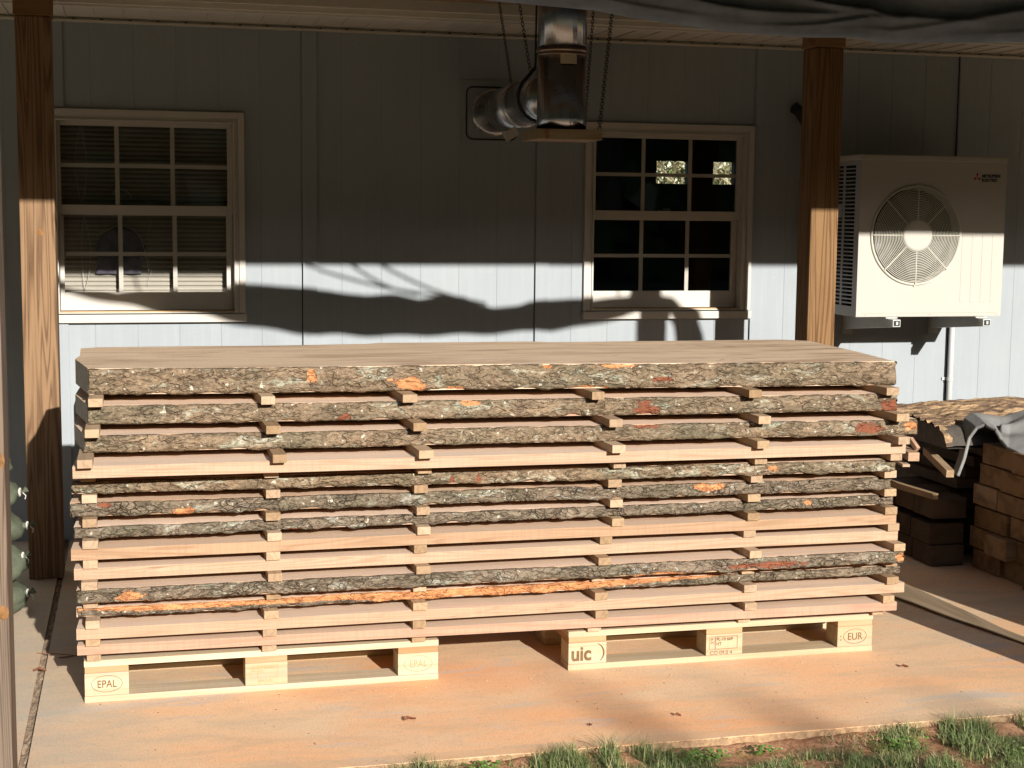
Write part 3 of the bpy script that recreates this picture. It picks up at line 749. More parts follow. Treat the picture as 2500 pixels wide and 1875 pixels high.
# front panel with a round hole
mb = MB(); n = 64
outer = []
for k in range(n):
    a = 2*math.pi*k/n; c, s_ = math.cos(a), math.sin(a)
    tx = ((X1-fcx) if c > 0 else (fcx-X0))/max(abs(c), 1e-6); tz = ((Z1-0.03-fcz) if s_ > 0 else (fcz-Z0-0.004))/max(abs(s_), 1e-6); t_ = min(tx, tz)
    outer.append((fcx+c*t_, Y0, fcz+s_*t_))
cor = [(X1,Y0,Z1-0.03),(X0,Y0,Z1-0.03),(X0,Y0,Z0+0.004),(X1,Y0,Z0+0.004)]
inner = [(fcx+fr_*math.cos(2*math.pi*k/n), Y0, fcz+fr_*math.sin(2*math.pi*k/n)) for k in range(n)]
inn2 = [(fcx+(fr_-0.012)*math.cos(2*math.pi*k/n), Y0+0.05, fcz+(fr_-0.012)*math.sin(2*math.pi*k/n)) for k in range(n)]
vs = outer+inner+inn2; fs = []
for k in range(n):
    k2 = (k+1) % n
    fs.append((k, k2, n+k2, n+k)); fs.append((n+k, n+k2, 2*n+k2, 2*n+k))
# corner triangles
for ci, c in enumerate(cor):
    for k in range(n):
        k2 = (k+1) % n; A, B = outer[k], outer[k2]
        on_v = lambda P: abs(P[0]-c[0]) < 1e-6; on_h = lambda P: abs(P[2]-c[2]) < 1e-6
        if (on_v(A) and on_h(B) and not on_h(A)) or (on_h(A) and on_v(B) and not on_v(A)):
            vs.append(c); fs.append((k, len(vs)-1, k2))
mb.add(vs, fs)
mb.build("front_panel", M_AC, hp, fix=False)
mb = MB(); mb.box(X0-0.003, X1+0.003, Y0-0.004, Y1, Z1-0.030, Z1); mb.build("top_cover", M_AC, hp, bevel=0.006)
mb = MB(); mb.box(X1-0.006, X1, Y0+0.0005, Y1, Z0+0.004, Z1-0.0305); mb.box(X1+0.0003, X1+0.022, -0.46, -0.22, 1.40, 1.53); mb.box(X1+0.0003, X1+0.012, -0.47, -0.2, 1.14, 1.32); mb.build("service_panel", M_AC, hp, bevel=0.003)
mb = MB(); mb.box(X0, X1, Y0+0.001, Y1, Z0-0.0, Z0+0.0035); mb.box(X0+0.01, X1-0.01, Y1-0.012, Y1-0.002, Z0+0.0036, Z1-0.0306); mb.build("base_pan", M_AC, hp)
# left side with louvre slots
mb = MB()
ys = [Y0+0.0005, Y0+0.055, Y0+0.175, Y0+0.195, Y0+0.315, Y1]
mb.box(X0, X0+0.004, ys[0], ys[1], Z0+0.004, Z1-0.0305); mb.box(X0, X0+0.004, ys[2], ys[3], Z0+0.004, Z1-0.0305); mb.box(X0, X0+0.004, ys[4], ys[5], Z0+0.004, Z1-0.0305)
nsl = 36; zz0, zz1 = Z0+0.045, Z1-0.055; dz = (zz1-zz0)/nsl
for (a, b) in ((ys[1], ys[2]), (ys[3], ys[4])):
    mb.box(X0, X0+0.004, a, b, Z0+0.004, zz0); mb.box(X0, X0+0.004, a, b, zz1, Z1-0.0305)
    for k in range(nsl): mb.box(X0, X0+0.004, a, b, zz0+k*dz, zz0+k*dz+dz*0.36)
mb.box(X0-0.001, X0+0.003, ys[3]+0.01, ys[4]-0.005, 1.63, 1.70)
mb.build("side_grille", simple("louvre_grey", (0.36,0.36,0.35), 0.45, var=0.03), hp, fix=False)
mb = MB(); mb.box(X0+0.030, X1-0.05, Y0+0.17, Y1-0.02, Z0+0.02, Z1-0.04); mb.build("coil_core", simple("dark_coil", (0.012,0.013,0.015), 0.7), hp)
mb = MB()
for k in range(3):
    def blade(u, v, k=k):
        a = 2*math.pi*k/3+0.5+u*1.25+0.25*v; r = 0.075+0.150*v
        return (fcx+r*math.cos(a), Y0+0.13-0.07*u+0.01*v, fcz+r*math.sin(a))
    mb.grid(blade, 12, 8)
mb.build("fan_blades", M_ACFAN, hp, fix=False, smooth=True)
mb = MB(); mb.tube([(fcx, y, fcz) for y in (Y0+0.15, Y0+0.06)], 0.07, 24); mb.build("fan_hub", M_ACFAN, hp)
# grille rings
mb = MB()
def circ(r, y, n=72): return [(fcx+r*math.cos(2*math.pi*k/n), y, fcz+r*math.sin(2*math.pi*k/n)) for k in range(n+1)]
nr = 19
for k in range(nr):
    r = 0.088+(0.243-0.088)*k/(nr-1); mb.tube(circ(r, Y0-0.014-0.006*(1-k/nr)), 0.0021, 5, cap=False)
mb.tube(circ(0.256, Y0-0.004), 0.007, 8, cap=False)
mb.build("grille_rings", M_ACGRILLE, hp, fix=False, smooth=True)
mb = MB()
for k in range(8):
    a = 2*math.pi*k/8
    mb.tube([(fcx+r*math.cos(a), Y0-0.0165, fcz+r*math.sin(a)) for r in (0.078, 0.254)], 0.0032, 6)
for s_ in (1, -1): mb.tube([(fcx, Y0-0.002, fcz+s_*0.262), (fcx, Y0-0.008, fcz+s_*0.262)], 0.006, 8)
mb.build("grille_spokes", M_ACGRILLE, hp, fix=False)
mb = MB(); mb.tube([(fcx, y, fcz) for y in (Y0-0.012, Y0-0.022, Y0-0.026)], 0.082, 40, rad=[0.084,0.083,0.074]); mb.build("hub_cover", M_AC, hp, smooth=False)
# faint pressed lines
mb = MB()
M_LINE = simple("pressed_line", (0.30,0.27,0.22), 0.5)
for x in (4.645, 4.705, 4.765, 4.825): mb.box(x, x+0.0016, Y0-0.0006, Y0-0.0001, 1.19, 1.55)
for x in (4.645, 4.705, 4.765, 4.825): mb.box(x+0.0017, x+0.026, Y0-0.0006, Y0-0.0001, 1.19, 1.1916)
mb.box(X0+0.03, X1-0.03, Y0-0.0006, Y0-0.0001, Z0+0.018, Z0+0.0196); mb.box(X0+0.05, X0+0.056, Y0-0.001, Y0-0.0001, Z0+0.008, Z0+0.013); mb.box(4.47, 4.476, Y0-0.001, Y0-0.0001, Z0+0.008, Z0+0.013); mb.box(X1-0.03, X1-0.024, Y0-0.001, Y0-0.0001, Z0+0.008, Z0+0.013)
mb.build("panel_creases", M_LINE, hp, fix=False)

def text_mesh(name, s_, size, loc, mat, parent, rot=(R(90),0,0), ext=0.0004, align='LEFT', sx=1.0, bold=0.0):
    cu = bpy.data.curves.new(name+"_c", 'FONT'); cu.body = s_; cu.size = size; cu.extrude = ext; cu.align_x = align; cu.offset = bold
    tmp = bpy.data.objects.new("tmp_text", cu); COL.objects.link(tmp)
    dg = bpy.context.evaluated_depsgraph_get(); me = bpy.data.meshes.new_from_object(tmp.evaluated_get(dg))
    bpy.data.objects.remove(tmp)
    m = Matrix.Translation(Vector(loc)-parent_world(parent)) @ mathutils.Euler(rot).to_matrix().to_4x4() @ Matrix.Diagonal((sx,1,1,1))
    me.transform(m); me.materials.clear(); me.materials.append(mat); me.name = name
    o = bpy.data.objects.new(name, me); COL.objects.link(o); o.parent = parent
    return o
text_mesh("lettering", "MITSUBISHI\nELECTRIC", 0.0215, (4.746, Y0-0.001, 1.850), M_INK, hp, sx=1.0, bold=0.0009)
mb = MB(); lx, lz, q = 4.718, 1.8500, 0.0115
def rhomb(ax, az, a1, a2):
    p = Vector((ax, 0, az)); u = Vector((math.cos(a1), 0, math.sin(a1)))*q*1.25; v = Vector((math.cos(a2), 0, math.sin(a2)))*q*1.25
    b_ = [p, p+u, p+u+v, p+v]; mb.add([(c.x, Y0-0.0012, c.z) for c in b_], [(0,1,2,3)])
rhomb(lx, lz+0.001, R(60), R(120)); rhomb(lx-0.001, lz-0.001, R(180), R(240)); rhomb(lx+0.001, lz-0.001, R(300), R(0))
mb.build("emblem", M_RED, hp, fix=False)
def bracket(x, label):
    t = thing("wall_bracket", (x, 0, 1.0), label, "bracket", "brackets carrying the heat pump")
    mb = MB()
    # tapering channel arm
    w_ = 0.045
    mb.add([(x,-0.002,1.015),(x+w_,-0.002,1.015),(x+w_,-0.56,1.066),(x,-0.56,1.066),(x,-0.002,1.105),(x+w_,-0.002,1.105),(x+w_,-0.56,1.105),(x,-0.56,1.105)],
           [(0,3,2,1),(4,5,6,7),(0,1,5,4),(1,2,6,5),(2,3,7,6),(3,0,4,7)])
    mb.build("arm", M_GALV, t, bevel=0.003)
    mb = MB(); mb.box(x+0.006, x+w_-0.006, -0.563, -0.5605, 1.072, 1.099); mb.build("end_cap", M_BLKPL, t)
    mb = MB(); mb.box(x+0.016, x+0.028, -0.5655, -0.5635, 1.077, 1.094); mb.build("cap_clip", M_GALV, t)
    mb = MB(); mb.box(x-0.012, x+w_+0.012, -0.505, -0.44, 1.1055, 1.114); mb.build("rubber_foot", M_GALV, t, bevel=0.003)
    mb = MB(); mb.box(x-0.006, x+w_+0.006, -0.0125, -0.0005, 0.985, 1.13); mb.build("wall_flange", M_GALV, t)
bracket(4.228, "left white wall bracket under the heat pump"); bracket(4.755, "right white wall bracket under the heat pump")
mb = MB(); mb.tube([(4.885,-0.030,1.10),(4.885,-0.030,0.8),(4.885,-0.030,0.02)], 0.0155, 14)
cd = thing("conduit_pipe", (4.885,-0.03,0.02), "white vertical conduit pipe on the wall under the heat pump", "pipe")
mb.build("pipe", M_WHITEPIPE, cd, smooth=True)
mb = MB(); mb.box(4.848, 4.922, -0.009, -0.0005, 0.717, 0.733); mb.tube([(4.885,-0.030,0.714),(4.885,-0.030,0.736)], 0.0185, 14); mb.build("clamp", M_WHITEPIPE, cd)
mb = MB(); mb.tube([(3.98,-0.05,1.30),(3.975,-0.06,1.6),(3.98,-0.06,1.95),(3.95,-0.06,2.12),(3.90,-0.05,2.20),(3.88,-0.02,2.22)], 0.032, 12)
single(mb, "insulated_line", M_BLKPL, "black insulated refrigerant line curving up the wall behind the right post", "pipe", smooth=True)
jb = thing("switch_box", (5.08,-0.03,1.38), "small dark disconnect box on the wall right of the heat pump", "switch box")
mb = MB(); mb.box(5.045, 5.10, -0.075, -0.0005, 1.36, 1.60); mb.build("box_body", simple("dark_grey_box", (0.05,0.055,0.065), 0.5), jb, bevel=0.004)
mb = MB(); mb.box(5.05, 5.095, -0.0785, -0.0755, 1.37, 1.59); mb.build("box_door", simple("dark_grey_door", (0.06,0.065,0.075), 0.5), jb, bevel=0.001)

# ------------------------------------------------------------------ pallets
def pallet(px, py, rz, label):
    t = thing("pallet", (px, py, 0), label, "pallet", "wooden pallets under the lumber stack")
    t.rotation_euler = (0,0,rz)
    off = Vector((px, py, 0))
    def b_(mb): mb.v = [tuple(Vector(v)+off) for v in mb.v]; return mb
    for (ya, yb) in ((0,0.1),(0.3275,0.4725),(0.7,0.8)):
        mb = MB(); mb.box(0.0,1.2,ya,yb,0.0,0.0215); b_(mb).build("bottom_board", MW_PALLET, t, bevel=0.002)
        for (xa, xb) in ((0,0.145),(0.5275,0.6725),(1.055,1.2)):
            mb = MB(); mb.box(xa+0.001,xb-0.001,ya+0.001,yb-0.001,0.022,0.0998); b_(mb).build("block", MW_PALLET, t, bevel=0.002)
    for (xa, xb) in ((0.002,0.143),(0.529,0.671),(1.057,1.198)):
        mb = MB(); mb.box(xa,xb,0.003,0.797,0.1002,0.1218); b_(mb).build("stringer_board", MW_STRINGER, t, bevel=0.0015)
    for (ya, yb) in ((0,0.145),(0.187,0.287),(0.3275,0.4725),(0.513,0.613),(0.655,0.8)):
        mb = MB(); mb.box(0.0,1.2,ya,yb,0.1222,0.1438); b_(mb).build("deck_board", MW_PALLETTOP, t, bevel=0.0018)
    return t
pL = pallet(0.209, -2.620, 0.005, "left pallet under the lumber, both end blocks stamped EPAL")
pR = pallet(1.884, -2.616, 0.0, "right pallet under the lumber, stamped with PL-10 669 and EUR")
def oval(mb, cx, cz, rx, rz_, y, th=0.0012):
    n = 48
    mb.tube([(cx+rx*math.cos(2*math.pi*k/n), y, cz+rz_*math.sin(2*math.pi*k/n)) for k in range(n+1)], th, 4, cap=False)
def frame(mb, x0, x1, z0, z1, y, th=0.0016):
    mb.box(x0,x1,y-0.0005,y,z0,z0+th); mb.box(x0,x1,y-0.0005,y,z1-th,z1); mb.box(x0,x0+th,y-0.0005,y,z0+th,z1-th); mb.box(x1-th,x1,y-0.0005,y,z0+th,z1-th)
yL_ = -2.6206+0.0006; 
def stampL(xo, txt, kind, mat, bold):
    x = 0.209+xo; y = -2.6194
    mb = MB(); oval(mb, x+0.0725, 0.062, 0.050, 0.028, y, 0.0009); mb.build("oval_mark", mat, pL, fix=False)
    text_mesh("stamp", txt, 0.036, (x+0.0725, y, 0.0495), mat, pL, align='CENTER', sx=0.82, bold=bold)
stampL(0.0, "EPAL", 'o', M_BRAND, 0.0003); stampL(1.055, "EPAL", 'o', simple("light_scorch", (0.38,0.25,0.13), 0.8), -0.0002)
x = 0.209+0.5275; y = -2.6194
mb = MB(); frame(mb, x+0.042, x+0.112, 0.048, 0.090, y, 0.0012); frame(mb, x+0.020, x+0.042, 0.048, 0.090, y, 0.0008); mb.build("stamp_frame", M_FAINT, pL, fix=False)
text_mesh("stamp", "LT-000867\nHT", 0.013, (x+0.046, y, 0.078), M_FAINT, pL)
text_mesh("stamp", "IPPC\nEPAL", 0.008, (x+0.0225, y, 0.078), M_FAINT, pL)
text_mesh("stamp", "004-2-01", 0.014, (x+0.044, y, 0.032), M_FAINT, pL)
yR = -2.6156
# right pallet marks
text_mesh("stamp", "uic", 0.074, (1.884+0.010, yR, 0.036), M_BRAND, pR, sx=0.90, bold=0.0022)
mb = MB(); mb.tube([(1.884+0.100+0.034*math.sin(t), yR, 0.060+0.036*math.cos(t)) for t in [0.3+0.25*k for k in range(10)]], 0.0016, 4, rad=[0.0008+0.0026*math.sin(math.pi*k/9) for k in range(10)]); mb.build("stamp_arc", M_BRAND, pR, fix=False)
x = 1.884+0.5275
M_STAMP = simple("brown_stamp", (0.16,0.09,0.045), 0.8, var=0.3, scale=60)
mb = MB(); frame(mb, x+0.036, x+0.124, 0.044, 0.093, yR, 0.0016); frame(mb, x+0.014, x+0.036, 0.044, 0.093, yR, 0.0010); mb.build("stamp_frame", M_STAMP, pR, fix=False)
text_mesh("stamp", "PL-10 669\nHT", 0.0175, (x+0.041, yR, 0.076), M_STAMP, pR, sx=0.9, bold=0.0003)
text_mesh("stamp", "IP\nPC", 0.013, (x+0.019, yR, 0.078), M_STAMP, pR)
text_mesh("stamp", "CO 09.0 4", 0.0205, (x+0.016, yR, 0.024), M_STAMP, pR, sx=1.0)
mb = MB(); oval(mb, 1.884+1.055+0.0725, 0.061, 0.047, 0.028, yR, 0.0009); mb.build("oval_mark", M_STAMP, pR, fix=False)
text_mesh("stamp", "EUR", 0.040, (1.884+1.055+0.0725, yR, 0.047), M_STAMP, pR, align='CENTER', sx=0.85)
text_mesh("stamp", ":", 0.040, (1.884+1.055+0.010, yR, 0.047), M_STAMP, pR)

# ------------------------------------------------------------------ lumber stack
# ztop, zbot, front y left, front y right, x left, x right, kind
B = [(1.113,1.0265,-2.566,-2.719,0.240,3.080,'bark'),
     (0.998,0.935,-2.621,-2.752,0.238,3.075,'bark'),
     (0.9065,0.8493,-2.667,-2.765,0.228,3.150,'bark'),
     (0.8208,0.7823,-2.764,-2.772,0.193,3.105,'sawn'),
     (0.7538,0.7096,-2.647,-2.730,0.184,3.085,'bark'),
     (0.6811,0.6335,-2.633,-2.684,0.177,3.098,'bark'),
     (0.605,0.5661,-2.656,-2.647,0.188,3.128,'bark'),
     (0.5376,0.5003,-2.683,-2.673,0.179,3.132,'sawn'),
     (0.4718,0.4348,-2.682,-2.655,0.187,3.150,'sawn'),
     (0.4063,0.3594,-2.704,-2.713,0.194,3.148,'bark'),
     (0.3309,0.2991,-2.650,-2.634,0.190,3.175,'bark'),
     (0.2706,0.2337,-2.676,-2.667,0.190,3.180,'sawn'),
     (0.2052,0.1725,-2.649,-2.687,0.190,3.140,'pink')]
PEEL = [(1,0.969,1.085,0.016,0.021,0),(1,1.306,1.052,0.054,0.024,0),(1,1.45,1.033,0.045,0.009,0),(1,1.923,1.029,0.066,0.010,0),(1,2.192,1.057,0.036,0.008,1),(1,1.782,1.107,0.017,0.008,0),(1,2.028,1.106,0.07,0.007,0),
 (2,1.505,0.988,0.032,0.010,0),(2,1.073,0.949,0.021,0.013,1),(2,1.867,0.937,0.016,0.010,1),(2,2.134,0.958,0.047,0.023,1),(2,3.056,0.955,0.05,0.024,1),
 (3,2.131,0.899,0.05,0.008,1),(3,2.957,0.877,0.049,0.018,1),(3,3.12,0.880,0.035,0.016,0),
 (5,1.438,0.728,0.007,0.014,1),(5,1.533,0.726,0.008,0.014,1),(5,2.608,0.736,0.024,0.012,0),
 (6,2.388,0.665,0.071,0.011,0),(6,0.536,0.645,0.040,0.010,0),(6,0.285,0.672,0.025,0.008,1),(7,2.785,0.588,0.018,0.010,0),(7,0.9,0.570,0.03,0.004,1),
 (10,0.369,0.377,0.040,0.020,0),(10,2.598,0.378,0.14,0.010,1),(10,2.2,0.365,0.09,0.006,0),(10,3.14,0.385,0.025,0.015,0)]
labels = ["thickest bark-edged slab lying on top of the lumber stack",
 "bark-edged slab directly under the topmost slab, reddish right end",
 "third slab from the top, grey lichened bark and sticking out at right",
 "pale square-sawn board fourth from the top of the stack",
 "dark bark-edged board just under the upper pale sawn board",
 "grey bark-edged board sixth from the top with an orange patch right of middle",
 "bark-edged board just above the two adjoining pale sawn boards",
 "upper of the two neighbouring pale sawn boards in mid stack",
 "lower of the two neighbouring pale sawn boards in mid stack",
 "bark-edged board with a round orange scar near its left end",
 "board with a long orange peeled edge and bark only along the bottom",
 "pale sawn board second from the bottom with wavy grain",
 "pinkish rough-sawn board at the bottom of the stack"]
def zw(i, x): return 0.0022*nz(x*0.9, i*5.7, 4)
def fy(i, x):
    zt, zb, yl, yr, xl, xr, kd = B[i]
    t = (x-xl)/(xr-xl); y = yl+(yr-yl)*t
    if kd == 'bark': y += 0.012*nz(x*2.2, i*7.1, 0)+0.004*nz(x*9, i*3.3, 2)
    else: y += 0.0012*nz(x*5, i*3.1, 0)+0.006*nz(x*0.8, i*3.1, 6)
    return y
for i, (zt, zb, yl, yr, xl, xr, kd) in enumerate(B):
    t = thing("lumber_slab" if kd == 'bark' else "lumber_board", ((xl+xr)/2, -2.2, zb), labels[i], "slab" if kd == 'bark' else "board", "boards of the big lumber stack")
    bark = kd == 'bark'
    yb_ = -1.78+0.05*math.sin(i*2.3)
    n = 60
    ins = 0.012 if bark else 0.0
    if i == 0: yb_ = -1.755; lend = [(0.188,-2.215),(0.200,-2.09),(0.193,-1.80)]; rend = [(3.154,-1.84),(3.125,-2.3)]
    elif i == 1: lend = [(0.189,-2.30),(0.2,-2.0)]; rend = [(3.12,-1.9),(3.11,-2.4)]
    elif i == 2: lend = [(0.186,-2.375),(0.195,-2.0)]; rend = [(3.11,-1.9),(3.16,-2.4)]
    else: lend = [(xl+0.02+0.01*nz(i,1,1), -2.2)]; rend = [(xr+0.02*nz(i,5,1), -2.2)]
    fr_x = [xl+(xr-xl)*k/n for k in range(n+1)]
    front = [(x, fy(i, x)+ins) for x in fr_x]
    rear = [(xr-0.02-(xr-xl-0.04)*k/n, yb_+0.02*nz(k*0.12, i*3, 5)+(0.03 if i == 0 and 22 < k < 38 else 0)) for k in range(n+1)]
    loop = front+rend[::-1]+rear+lend[::-1]
    m_ = len(loop)
    mb = MB()
    # top slightly wavy
    vt = [(x, y, zt+zw(i, x)) for x, y in loop]; vb = [(x, y, zb+zw(i, x)) for x, y in loop]
    # top and bottom as strips between front and rear
    mb.add(vt+vb, [tuple(range(m_)), tuple(range(2*m_-1, m_-1, -1))]+[(k, m_+k, m_+(k+1) % m_, (k+1) % m_) for k in range(m_)])
    mat = MW_TOP if i == 0 else (MW_GREY if kd == 'pink' else MW_SAWN)
    ob = mb.build("board", mat, t, fix=False)
    if i:
        ob.data.materials.append(MW_LIT_TOP); ob.data.polygons[0].material_index = 1
    if i < 3:
        ob.data.materials.append(M_ENDGREY); gi = len(ob.data.materials)-1
        for k in range(m_-1-len(lend), m_):
            if k != m_-1 or True: ob.data.polygons[2+k].material_index = gi
    if bark:
        nu, nv = 620, 16
        H = zt-zb
        mb = MB(); peel = []; red = []
        for a in range(nu):
            x = xl+(xr-xl)*a/(nu-1)
            y0 = fy(i, x)
            for b_ in range(nv+2):
                if b_ < nv:
                    v = b_/(nv-1); z = zt-0.0002-(H-0.0017)*v
                    rough = 0.006*fbm((x*9, z*22, i*5.3), 5)+0.0035*fbm((x*45, z*60, i*2.2), 3)
                    rag = 0
                    z2 = z
                    if v > 0.6: z2 += (v-0.6)/0.4*((0.010 if i > 3 else 0.007)*fbm((x*12, i*9, 1), 5)-0.003)
                    if v < 0.25: z2 -= (0.25-v)/0.25*max(0, (0.0012 if i == 0 else 0.004)*fbm((x*9, i*4, 8), 4))
                    bul = 0.010*(1-(2*v-1)**4)
                    edge = 0.006*(1 if v in (0, 1) else 0)
                    yy = y0+0.008-bul-rough+edge
                    pe = 0.0; rr_ = 0.0
                    for (bi, px, pz, rx, rz_, r_) in PEEL:
                        if bi == i+1:
                            dd = math.hypot((x-px)/rx, (z-pz)/rz_)
                            q_ = max(0, 1-dd*0.5)
                            if q_ > pe: pe = q_; rr_ = r_
                    if i == 10:
                        # orange over bark: boundary height along the board
                        f = (x-xl)/(xr-xl)
                        lim = interp([(0,0.25),(0.08,0.62),(0.18,0.62),(0.27,0.60),(0.35,0.9),(0.45,1.3),(0.55,1.1),(0.62,0.7),(0.7,0.35),(0.8,-0.1),(1,-0.5)], f)
                        lim0 = -0.2 if f < 0.05 else -1
                        q_ = 0.5+ (lim-v)*3; q_ = max(0, min(1, q_))
                        if q_ > pe: pe = q_; rr_ = 0
                    yy += 0.004*(1 if pe > 0.5 else 0)
                    xe = 0
                    if a < 3: xe = 0.012*fbm((z*40, i*3, 1), 3)+0.004
                    if a > nu-4: xe = 0.016*fbm((z*40, i*7, 5), 3)
                    mb.v.append((x+xe, yy, z2+zw(i, x))); peel.append(pe); red.append(rr_)
                else:
                    z = zb+0.003 if b_ == nv else zt-0.003
                    mb.v.append((x, y0+0.0125, z+zw(i, x))); peel.append(0); red.append(0)
        w_ = nv+2
        for a in range(nu-1):
            for b_ in range(w_):
                b2 = (b_+1) % w_; mb.f.append((a*w_+b_, (a+1)*w_+b_, (a+1)*w_+b2, a*w_+b2))
        mb.f.append(tuple(range(w_))); mb.f.append(tuple((nu-1)*w_+k for k in range(w_-1, -1, -1)))
        bo = mb.build("bark_edge", M_BARK if i in (0,1,2,4) else M_BARKG, t, fix=False, smooth=True)
        for nm, arr in (("peel", peel), ("red", red)):
            at = bo.data.attributes.new(nm, 'FLOAT', 'POINT'); at.data.foreach_set("value", arr)

# stickers
SX = [[0.265,0.254,0.232,0.236,0.239,0.239,0.24,0.239,0.235,0.236,0.242,0.241,0.242],[0.816,0.828,0.842,0.825,0.831,0.83,0.834,0.829,0.832,0.831,0.822,0.817,0.818],[1.287,1.313,1.326,1.338,1.331,1.339,1.341,1.331,1.335,1.333,1.33,1.328,1.335],[1.94,1.993,1.996,2.026,2.019,2.033,2.04,2.001,1.982,1.982,1.985,1.986,1.976],[2.507,2.538,2.53,2.551,2.553,2.557,2.554,2.549,2.551,2.555,2.552,2.552,2.554],[3.033,3.061,3.075,3.074,3.08,3.101,3.105,3.125,3.125,3.134,3.125,3.101,3.092]]
colname = ["leftmost", "second", "third", "fourth", "fifth", "rightmost"]
under = ["under the topmost slab", "under the second slab from the top", "resting on the upper pale sawn board", "under the upper pale sawn board", "under the fifth board from the top",
         "under the sixth board from the top", "resting on the upper of the two mid-stack sawn boards", "between the two neighbouring mid-stack sawn boards", "under the two neighbouring mid-stack sawn boards",
         "under the board with the round orange scar", "under the board with the long orange edge", "above the pinkish bottom board", "lying straight on the pallet deck"]
proto = None
def make_stick(mat, ln=0.90):
    mb = MB(); mb.box(-0.0235, 0.0235, 0, ln, 0, 0.0268)
    return mb.build("sticker_strip", mat, None, bevel=0.0012)
pa, pb = make_stick(MW_STICK), make_stick(MW_STICK2)
protos = [pa, pb]; usedp = [False, False]
for c in range(6):
    for l in range(13):
        zb_top = B[l][1]                      # underside of the board above
        lower = B[l+1][0] if l < 12 else 0.144
        x = SX[c][l]
        yf = fy(l+1, x) if l < 12 else -2.620
        pro = (0.046, 0.056)[l] if l < 2 else (0.036 if l == 2 else (0.030 if c and l in (3,4,5) else (0.018 if l in (3,4,5) else 0.010)))
        if l in (7, 8): pro = 0.008
        yab = fy(l, x)
        k = 1 if ((c*5+l*3) % 7 in (0, 2, 5) or (c == 0 and l in (0,1,3,7))) else 0
        p = protos[k]
        if usedp[k]: o = p.copy(); COL.objects.link(o)
        else: o = p; usedp[k] = True
        o.location = (x, yf-pro-0.006*random.random(), lower+0.0006)
        skew = 0.0 if c == 0 else R(random.uniform(0.2, 3.0))
        o.rotation_euler = (0, 0, skew)
        gap = zb_top-lower
        o.scale = (1+random.uniform(-0.05, 0.08), 1, (gap-0.0012)/0.0268)
        tag(o, f"{colname[c]} sticker {under[l]}" if c in (0, 5) else f"sticker in the {colname[c]} column, {under[l]}", "sticker", "stickers between the boards of the stack")

# ------------------------------------------------------------------ right-hand piles
def beam_end_pile():
    rows = 6; hb = 0.0975; k = 0
    rng = random.Random(5)
    for r in range(rows):
        y = -1.46-(0.0, -0.01, 0.02, -0.01, 0.02, 0.05)[r]
        widths = []
        cidx = 0
        while y > -2.35:
            wd = rng.choice((0.22, 0.26, 0.3, 0.18)) if cidx else (0.23, 0.17, 0.27, 0.20, 0.21, 0.28)[r]
            xo = 4.20+rng.uniform(-0.03, 0.03)*(1 if cidx else 0.5)-(0.02 if r == 1 else 0)
            mb = MB(); z0 = 0.004+r*(hb+0.003)+rng.uniform(0, 0.0015)
            mb.box(xo, xo+2.2+rng.uniform(-0.1, 0.2), y-wd+0.004, y, z0, z0+hb-rng.uniform(0.001, 0.007))
            yield mb, r, cidx, (xo+1.1, y-wd/2, z0)
            y -= wd+0.004; cidx += 1
rown = ["bottom", "second", "third", "fourth", "fifth", "sixth", "top"]
coln = ["rearmost", "second", "third", "fourth", "fifth", "sixth", "seventh", "eighth", "ninth", "tenth", "eleventh", "twelfth"]
for mb, r, c, org in beam_end_pile():
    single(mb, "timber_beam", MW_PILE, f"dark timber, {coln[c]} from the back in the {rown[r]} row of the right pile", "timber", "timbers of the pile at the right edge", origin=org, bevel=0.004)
rng = random.Random(3)
for r, (z0, xo, yy) in enumerate(((0.006, 4.004, -1.434), (0.108, 3.995, -1.425), (0.232, 4.0, -1.44))):
    for c in range(3):
        mb = MB(); y1 = yy+0.002+c*0.2+0.18
        mb.box(xo+rng.uniform(0, 0.01)*(c > 0), 4.172 if c == 0 else 5.9, yy+c*0.2 if c else yy, y1, z0, z0+0.097)
        single(mb, "short_timber" if c == 0 else "timber_beam", MW_SHADED, f"shade-darkened timber behind the right pile, {('bottom','middle','upper')[r]} row, {('front','middle','rear')[c]} one", "timber", "timbers of the low pile behind the stack", bevel=0.004)
# loose sticks between the low pile and the bark slab
def stick(p, q, wd, ht, name, label, mat):
    mb = MB(); mb.bar(p, q, wd, ht); single(mb, name, mat, label, "stick", bevel=0.002)
stick((3.935,-0.8,0.345), (3.995,-1.462,0.345), 0.03, 0.028, "loose_stick", "narrow strip lying on the low pile with one sunlit end", MW_STICK)
stick((4.06,-1.25,0.527), (3.972,-1.62,0.480), 0.036, 0.034, "loose_stick", "sunlit stick poking out of the dark gap below the bark slab", MW_STICK)
stick((3.95,-1.0,0.548), (3.842,-1.52,0.546), 0.052, 0.040, "timber_offcut", "short timber poking out right of the stack below the bark slab", MW_SAWN)
stick((3.90,-1.1,0.515), (3.800,-1.53,0.508), 0.034, 0.012, "loose_stick", "thin lath end right of the stack under the short timber", MW_SAWN)
stick((3.875,-1.42,0.615), (3.888,-1.47,0.572), 0.02, 0.022, "loose_stick", "tiny pinkish stick standing on the short timber", MW_GREY)
for k in range(4):
    mb = MB(); z0 = (0.345, 0.40, 0.455, 0.51)[k]; mb.box(4.20+0.03*k, 5.9, -1.30-0.02*k, -0.6, z0, z0+0.05)
    single(mb, "rough_board", MW_SHADED, f"dark board in shade under the bark slab, {('lowest','second','third','highest')[k]} of four", "board", "dark boards under the bark slab", bevel=0.003)
